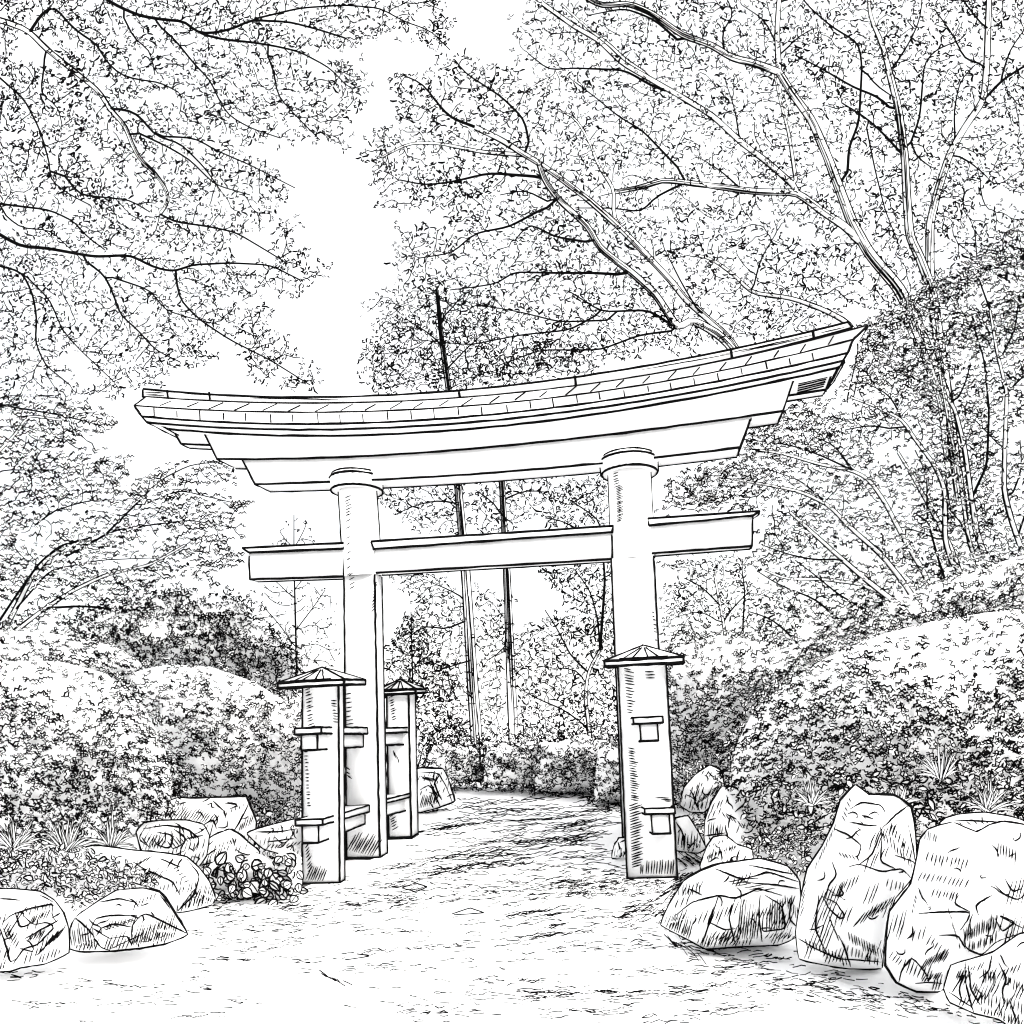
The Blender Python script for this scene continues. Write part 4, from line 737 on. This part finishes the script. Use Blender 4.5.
# --- multi-stemmed shrubs on the right bank
HS = 'leaning multi-stemmed shrubs on the right bank'
H = [
 Tree('shrub', 'lowest leaning shrub on the right bank, its stems sweeping left towards the tie beam', 'shrub', 11.2, [(5, 2, [(915, 625), (899, 605), (869, 582), (842, 559), (812, 532), (790, 512)]), (3.4, 1.3, [(899, 605), (862, 584), (822, 579), (785, 579), (765, 570)]), (2, 1, [(842, 559), (815, 560), (790, 555), (762, 545)]), (2, 1, [(864, 609), (839, 595), (815, 575), (795, 560)]), (2.4, 1, [(842, 622), (815, 599), (779, 585), (757, 571)])], group=HS),
 Tree('shrub', 'leaning shrub with two long bowed stems below the right end of the roof', 'shrub', 11.8, [(4.4, 1.6, [(915, 600), (905, 584), (882, 555), (852, 529), (829, 505), (802, 492), (779, 487), (732, 479)]), (4.4, 1.6, [(930, 590), (925, 574), (902, 535), (885, 502), (869, 479), (852, 470), (822, 465), (785, 454), (760, 450)]), (2.4, 1.1, [(852, 470), (835, 445), (815, 437)]), (2, 1, [(829, 505), (800, 480), (770, 470)]), (2, 1, [(852, 470), (820, 455), (790, 445), (750, 440)])], group=HS),
 Tree('shrub', 'dark-stemmed shrub in the middle of the right bank with arching upper branches', 'shrub', 12.4, [(4.6, 2, [(960, 575), (954, 555), (942, 529), (929, 505), (912, 475), (898, 452)]), (4, 1.6, [(955, 570), (945, 542), (945, 489), (935, 465), (915, 439), (902, 419), (872, 405), (850, 397)]), (2.6, 1.2, [(945, 580), (939, 562), (927, 519), (927, 475), (915, 450)]), (2, 1, [(898, 430), (870, 425), (845, 430)]), (2, 1, [(945, 542), (915, 530), (890, 525)]), (2, 1, [(902, 419), (890, 395), (870, 385)])], group=HS),
 Tree('shrub', 'shrub of three upright stems near the right edge', 'shrub', 12.9, [(4.4, 1.8, [(985, 555), (977, 534), (970, 489), (965, 449), (954, 405), (935, 385), (895, 370)]), (3.2, 1.2, [(978, 565), (969, 542), (959, 475), (949, 425), (940, 375)]), (2.6, 1.2, [(973, 495), (987, 465), (989, 409), (984, 359), (975, 330)]), (2, 1, [(954, 405), (965, 385), (970, 365)]), (2, 1, [(969, 540), (960, 520), (948, 508)])], group=HS),
 Tree('shrub', 'rightmost shrub, one tall upright stem against the right edge', 'shrub', 13.3, [(4, 1.6, [(1020, 545), (1012, 522), (1004, 492), (1005, 442), (1007, 392), (997, 352), (990, 310)]), (2.2, 1.1, [(1018, 535), (1030, 500), (1040, 470)]), (2, 1, [(1007, 392), (1025, 375), (1040, 360)]), (2, 1, [(1010, 500), (1022, 470), (1020, 440)]), (1.8, 1, [(1000, 360), (1015, 330), (1020, 290)]), (1.8, 1, [(990, 310), (978, 277), (975, 230)]), (1.8, 1, [(1004, 450), (985, 430), (975, 420)])], group=HS)]
polyH = [(668, 480), (745, 460), (755, 420), (790, 410), (800, 398), (835, 395), (850, 370), (870, 330), (930, 285), (1030, 215), (1030, 560), (960, 585), (900, 620), (850, 630), (800, 625), (760, 560), (770, 510), (665, 512)]
pH = cull(scatter(polyH, 11.5), .12, 18, 6)
eH = np.vstack([cull(scatter(polyH, 6.4), .2, 14, 8), cull(scatter([(860, 320), (1030, 240), (1030, 360), (960, 350), (900, 380), (860, 400)], 6.5), .2, 14, 9), scatter([(858, 330), (900, 292), (960, 262), (1030, 232), (1030, 350), (960, 372), (930, 400), (880, 385)], 7.6), scatter([(925, 390), (985, 380), (992, 545), (940, 560), (915, 480)], 7), scatter([(668, 478), (800, 400), (850, 395), (830, 440), (780, 480), (700, 505)], 7)])
for t, p, e in zip(H, assign(pH, H), assign(eH, H)): t.grow(p, T_dash, .88, 2, (.12, .45), 5, .95, .35, extra=e)

# ------------------------------------------------------------------ clipped mounds
def mound(name, px, D, T, label, cat='bush', leafT=None, spacing=6.5, size=1.0, roll=(0, .5), white=.2, seed=1, group=None, bottom=None, wscale=10, rowp=10.5, rowt=-.45, rimw=0, loose=.02, edge=True, twoT=None):
    V, Q, rim = pillow(px, D, T, rings=8, n=54, rough=.05, seed=seed)
    core = MB(); vv = V.reshape(-1, 3); c = vv.mean(0); core.add(c+(vv-c)*.94, Q)
    root = empty(name, base_of(V), label, cat, group); S_ = Sub(root); S_.part(core, 'bush_core', ['leaf', 'ink'])
    lv = MB()
    full = MB(); full.add(vv, Q); bv = bvh_of(full)
    o = smooth_closed(px, 54); pts = scatter(o, spacing); pts = pts[(pts[:, 0] > -25) & (pts[:, 0] < 1050) & (pts[:, 1] < 1040)]
    tx = np.linspace(o[:, 0].min(), o[:, 0].max(), 80); ty = A([min([p_[1] for p_ in o if abs(p_[0]-x_) < (tx[1]-tx[0])*1.6] or [o[:, 1].mean()]) for x_ in tx])
    ty = np.convolve(np.r_[[ty[0]]*4, ty, [ty[-1]]*4], np.ones(9)/9, 'valid'); hgt = o[:, 1].max()-o[:, 1].min()
    dt = pts[:, 1]-np.interp(pts[:, 0], tx, ty); ph = 6.28*dt/rowp+.9*np.sin(pts[:, 0]/23+seed)+.5*np.sin(pts[:, 0]/9.0+dt/13+seed)
    pts = pts[(np.cos(ph) > rowt-.7*np.clip(dt/hgt, 0, 1)+rng.normal(0, .2, len(pts))) & ((dt > rimw) | (rng.random(len(pts)) < .35))]
    pts = cull(pts, white, wscale, seed)
    slope = np.gradient(ty, tx)
    P = []
    for x, y in pts:
        d = Vector(ray(x, y)).normalized(); h = bv.ray_cast(Vector(CAM), d, 100)
        if h[0] is not None: P.append(A(h[0])+rng.normal(0, .025, 3))
    P = A(P); sl_ = -np.arctan(np.interp(proj(P)[0][:, 0], tx, slope))*.55
    if twoT is not None:
        pr = proj(P)[0]; lo = pr[:, 1] > np.quantile(pr[:, 1], .5)+rng.normal(0, 14, len(pr))
        ra = sl_+rng.normal(roll[0]*0, roll[1]*.5, len(P)); put(lv, leafT, P[~lo], D, size, ra[~lo], .3); put(lv, twoT, P[lo], D, size*.9, ra[lo], .35)
    else: put(lv, leafT, P, D, size, sl_+rng.normal(0, roll[1]*.5, len(P)), .3)
    if edge:            # leaves standing out along the rim and scattered on the far side
        e = np.repeat(rim, 1 if loose < .05 else 5, axis=0); put(lv, leafT, e+rng.normal(0, loose, e.shape), D, size, roll, .4)
    # sparse foliage on the far side too
    fs = V[8:].reshape(-1, 3); sel = fs[rng.random(len(fs)) < .8]; put(lv, leafT, sel, D, size*1.3, roll, 1.2)
    S_.part(lv, 'foliage', ['leaf', 'ink'])
    return S_
AZ = 'clipped azalea mounds'
mound('azalea_bush', [(-70, 668), (-10, 655), (60, 655), (110, 668), (150, 702), (172, 745), (182, 790), (172, 815), (110, 835), (40, 850), (-70, 870)], 8.6, 1.1, 'round clipped mound at the left edge, above the strap-leaved clumps', leafT=T_dash, spacing=3.8, size=.84, white=.04, seed=31, group=AZ, twoT=T_dash+T_mark)
mound('azalea_bush', [(120, 672), (160, 660), (210, 662), (255, 678), (292, 700), (315, 740), (312, 800), (290, 826), (220, 826), (160, 800), (140, 740)], 10.6, 1.1, 'clipped mound just left of the left front post, behind the slab', leafT=T_dash, spacing=3.7, size=.76, white=.04, seed=32, group=AZ, twoT=T_dash+T_mark)
mound('azalea_bush', [(-60, 640), (0, 628), (60, 632), (120, 645), (150, 665), (100, 700), (-60, 700)], 10.8, .9, 'low mound top behind the left-edge mound, under the layered tree', leafT=T_dash, spacing=3.9, size=.78, white=.06, seed=33, group=AZ)
mound('shrub', [(55, 640), (75, 612), (125, 600), (185, 588), (240, 598), (262, 625), (300, 655), (300, 700), (200, 690), (110, 672)], 12.6, .9, 'dark dense shrub with spiky top between the layered tree and the left gate pillar', 'shrub', leafT=T_dash+T_mark, spacing=3.8, size=.76, rowt=-.8, loose=.1, roll=(0, 1.4), white=.03, seed=34)
mound('azalea_bush', [(716, 800), (720, 755), (740, 712), (775, 680), (820, 652), (880, 627), (940, 612), (1010, 602), (1090, 600), (1100, 860), (1000, 850), (930, 850), (850, 845), (790, 850), (745, 840)], 8.4, 1.3, 'huge clipped mound on the right, directly behind the boulders', leafT=T_dash, spacing=4.0, size=.9, white=.04, rowp=12, seed=35, group=AZ, twoT=T_leaf+T_mark+T_dash)
mound('azalea_bush', [(690, 740), (705, 690), (740, 660), (800, 640), (850, 615), (900, 595), (960, 570), (1090, 535), (1100, 660), (950, 680), (800, 760)], 11.0, 1.1, 'sloping band of low bush along the crest behind the huge right mound', leafT=T_dash, spacing=3.6, size=.84, roll=(.35, .35), white=.0, seed=36, group=AZ, rowt=-.95, rimw=0, loose=.06)
mound('azalea_bush', [(668, 800), (664, 700), (672, 645), (720, 630), (780, 640), (800, 680), (770, 740), (730, 790), (700, 812)], 12.6, .9, 'dense bush seen between the right front post and the huge mound', leafT=T_dash, spacing=3.8, size=.8, roll=(.3, .4), white=.0, seed=37, group=AZ, rowt=-.9, rimw=0, loose=.06)
FB = 'low bushes along the far bend'
for k, (x0, x1, yt, yb_, D_) in enumerate([(484, 552, 736, 786, 15.6), (535, 618, 732, 794, 14.9), (425, 480, 740, 780, 16.4), (595, 652, 738, 806, 13.6)]):
    lab = ['low bush at the far bend, right of the two slender trunks', 'wide low bush at the far bend against the right gate pillar', 'low bush at the far bend, left of the thicker slender trunk', 'low bush glimpsed past the right gate pillar foot'][k]
    w_ = x1-x0
    rj = np.random.default_rng(70+k); tp = [(x0+w_*t, yt+26*abs(t-.5)**1.6+rj.uniform(-1, 8)) for t in np.linspace(.02, .98, 9)]
    mound('bush', [(x0-3, yb_-3)]+tp+[(x1+3, yb_), ((x0+x1)/2, yb_)], D_, .8, lab, leafT=T_dash+T_mark, spacing=4.0, size=.7, roll=(0, 1.5), white=.02, seed=40+k, group=FB, rowt=-.9, loose=.13)

# ------------------------------------------------------------------ strap-leaved and broad-leaved plants
def blades(name, bx, by, D, n, L, label, group, spread=1.0, w=2.2):
    mb = MB(); u = D/FPX; b0 = at(bx, by, D)
    for k in range(n):
        a = rng.uniform(-1.15, 1.15)*spread; l = L*rng.uniform(.6, 1.1); dep = rng.uniform(-.5, .5)*l*u
        t = np.linspace(0, 1, 6); droop = .35*abs(a)
        x = bx+rng.uniform(-3, 3)+np.sin(a)*l*t; y = by-l*(math.cos(a)*t-droop*t*t)
        P = atn(np.c_[x, y], D)+np.outer(t, F)*dep; ww = w*u*np.sin(math.pi*(.12+.88*t)**.8)*.5+.1*u
        T = np.gradient(P, axis=0); T /= np.linalg.norm(T, axis=1)[:, None]; sd = np.cross(T, F); sd /= np.linalg.norm(sd, axis=1)[:, None]
        l_, r_ = P-sd*ww[:, None], P+sd*ww[:, None]; V = np.vstack([l_, r_]); i = np.arange(5)
        mb.add(V, np.c_[i, i+1, i+7, i+6]); mb.tube(l_, .42*u, 3, 1); mb.tube(r_, .36*u, 3, 1)
    o = mb.build(name, ['leaf', 'ink'], None, b0); tag(o, label, 'plant', group)
SG = 'strap-leaved clumps'
for a in [(66, 852, 7.2, 34, 38, 'strap-leaved clump below the left mound, middle of the three there'), (14, 850, 7.15, 34, 36, 'strap-leaved clump at the left edge below the left mound'), (112, 848, 7.3, 34, 38, 'strap-leaved clump nearest the rounded rock on the left'),
          (812, 806, 6.9, 34, 28, 'strap-leaved clump just above the tall boulder'), (988, 812, 6.8, 34, 36, 'strap-leaved clump above the largest boulder'), (942, 780, 6.9, 26, 36, 'strap-leaved tuft in the middle of the huge right mound'), (900, 806, 6.8, 22, 28, 'small strap-leaved tuft between the tall and the largest boulder tops')]:
    blades('strap_leaved_plant', *a, SG)
def leafy(name, poly, D, T, spacing, size, label, group=None, kind=None, n=0, jit=.12, cat='plant', roll=(0, 2)):
    p = scatter(poly, spacing); mb = MB(); z = np.clip(rng.normal(0, jit, len(p)), -2*jit, 2*jit)
    P = atn(p, D+z) if np.isscalar(D) else A([at(x, y, D(x, y)+q) for (x, y), q in zip(p, z)])
    Dm = D if np.isscalar(D) else float(np.mean((P-CAM)@F))
    if T is T_broad:
        V, Q, _ = pillow(poly, D+.05, .16, rings=5, n=24, rough=.05); cc = V.reshape(-1, 3).mean(0); mb.add(cc+(V.reshape(-1, 3)-cc)*.93, Q); P = P-F*.14
    put(mb, T, P, Dm, size, roll, .5); c = P.mean(0); c[2] = P[:, 2].min()
    o = mb.build(name, ['leaf', 'ink'], None, c); tag(o, label, cat if not kind else None, group, kind); return o
BL = 'broad-leaved plants by the left front post'
for k, (x0, x1, yt) in enumerate([(206, 240, 852), (236, 272, 850), (268, 303, 846)]):
    lab = ['broad-leaved plant beside the end of the long sloping boulder', 'broad-leaved plant in the middle, under the peaked rock', 'broad-leaved plant touching the left front post'][k]
    leafy('broad_leaved_plant', [(x0, 893), (x0, yt+16), ((x0+x1)/2, yt), (x1, yt+10), (x1, 888), ((x0+x1)/2, 896)], 8.25-.1*k, T_broad, 5.6, .95, lab, BL)
leafy('groundcover', [(-10, 852), (80, 850), (125, 862), (172, 888), (150, 886), (110, 892), (75, 912), (55, 892), (-10, 888)], lambda x, y: 6.75, T_leaf, 4.6, .72, 'low dense leafy groundcover between the left boulders', kind='stuff', cat=None, roll=(0, .6))
leafy('groundcover', [(662, 770), (700, 760), (740, 800), (760, 850), (800, 850), (790, 862), (740, 858), (700, 866), (680, 862), (690, 812), (668, 800)], lambda x, y: 9.9, T_leaf, 4.6, .6, 'leafy groundcover among the small rocks on the right', kind='stuff', cat=None, roll=(0, 1.2))
leafy('groundcover', [(742, 838), (790, 828), (812, 842), (806, 872), (790, 872), (752, 866)], lambda x, y: 7.6, T_leaf, 4.4, .66, 'leafy groundcover filling the gap behind the low wide rock', kind='stuff', cat=None, roll=(0, 1.2))
leafy('groundcover', [(250, 815), (303, 800), (303, 862), (250, 850)], lambda x, y: 9.9, T_leaf, 5, .7, 'leafy groundcover left of the left front post', kind='stuff', cat=None, roll=(0, 1.2))

# ------------------------------------------------------------------ light, sky, camera
w = bpy.data.worlds.new('World'); scene.world = w; w.use_nodes = True; nt = w.node_tree
sky = nt.nodes.new('ShaderNodeTexSky'); sky.sky_type = 'NISHITA'; sky.sun_disc = False
sky.sun_elevation = math.radians(38); sky.sun_rotation = math.radians(148)
bg = nt.nodes['Background']; bg.inputs['Strength'].default_value = 1.0
mx = nt.nodes.new('ShaderNodeMixRGB'); mx.inputs['Fac'].default_value = .985; mx.inputs['Color2'].default_value = (1, 1, 1, 1)   # overcast: even white cloud over the sky
nt.links.new(sky.outputs['Color'], mx.inputs['Color1']); nt.links.new(mx.outputs['Color'], bg.inputs['Color'])
sl = bpy.data.lights.new('Sun', 'SUN'); sl.energy = 2.6; sl.angle = math.radians(25); sl.color = (1, .97, .93)
so = bpy.data.objects.new('Sun', sl); COL.objects.link(so)
sd = Vector((math.sin(math.radians(148))*math.cos(math.radians(38)), math.cos(math.radians(148))*math.cos(math.radians(38)), math.sin(math.radians(38))))
so.rotation_euler = sd.to_track_quat('Z', 'Y').to_euler(); so.location = (0, -5, 20)
cd = bpy.data.cameras.new('Camera'); cam = bpy.data.objects.new('Camera', cd); COL.objects.link(cam)
cd.sensor_fit = 'HORIZONTAL'; cd.sensor_width = 36; cd.lens = FPX/1024*36; cd.clip_end = 500; cd.clip_start = .05
from mathutils import Matrix
Mx = Matrix(((RT[0], UP[0], -F[0], CAM[0]), (RT[1], UP[1], -F[1], CAM[1]), (RT[2], UP[2], -F[2], CAM[2]), (0, 0, 0, 1)))
cam.matrix_world = Mx; scene.camera = cam
vs = scene.view_settings; vs.view_transform = 'Standard'; vs.look = 'None'; vs.gamma = 1; vs.exposure = .52
scene.cycles.max_bounces = 12; scene.cycles.diffuse_bounces = 12; scene.cycles.filter_width = 1.15
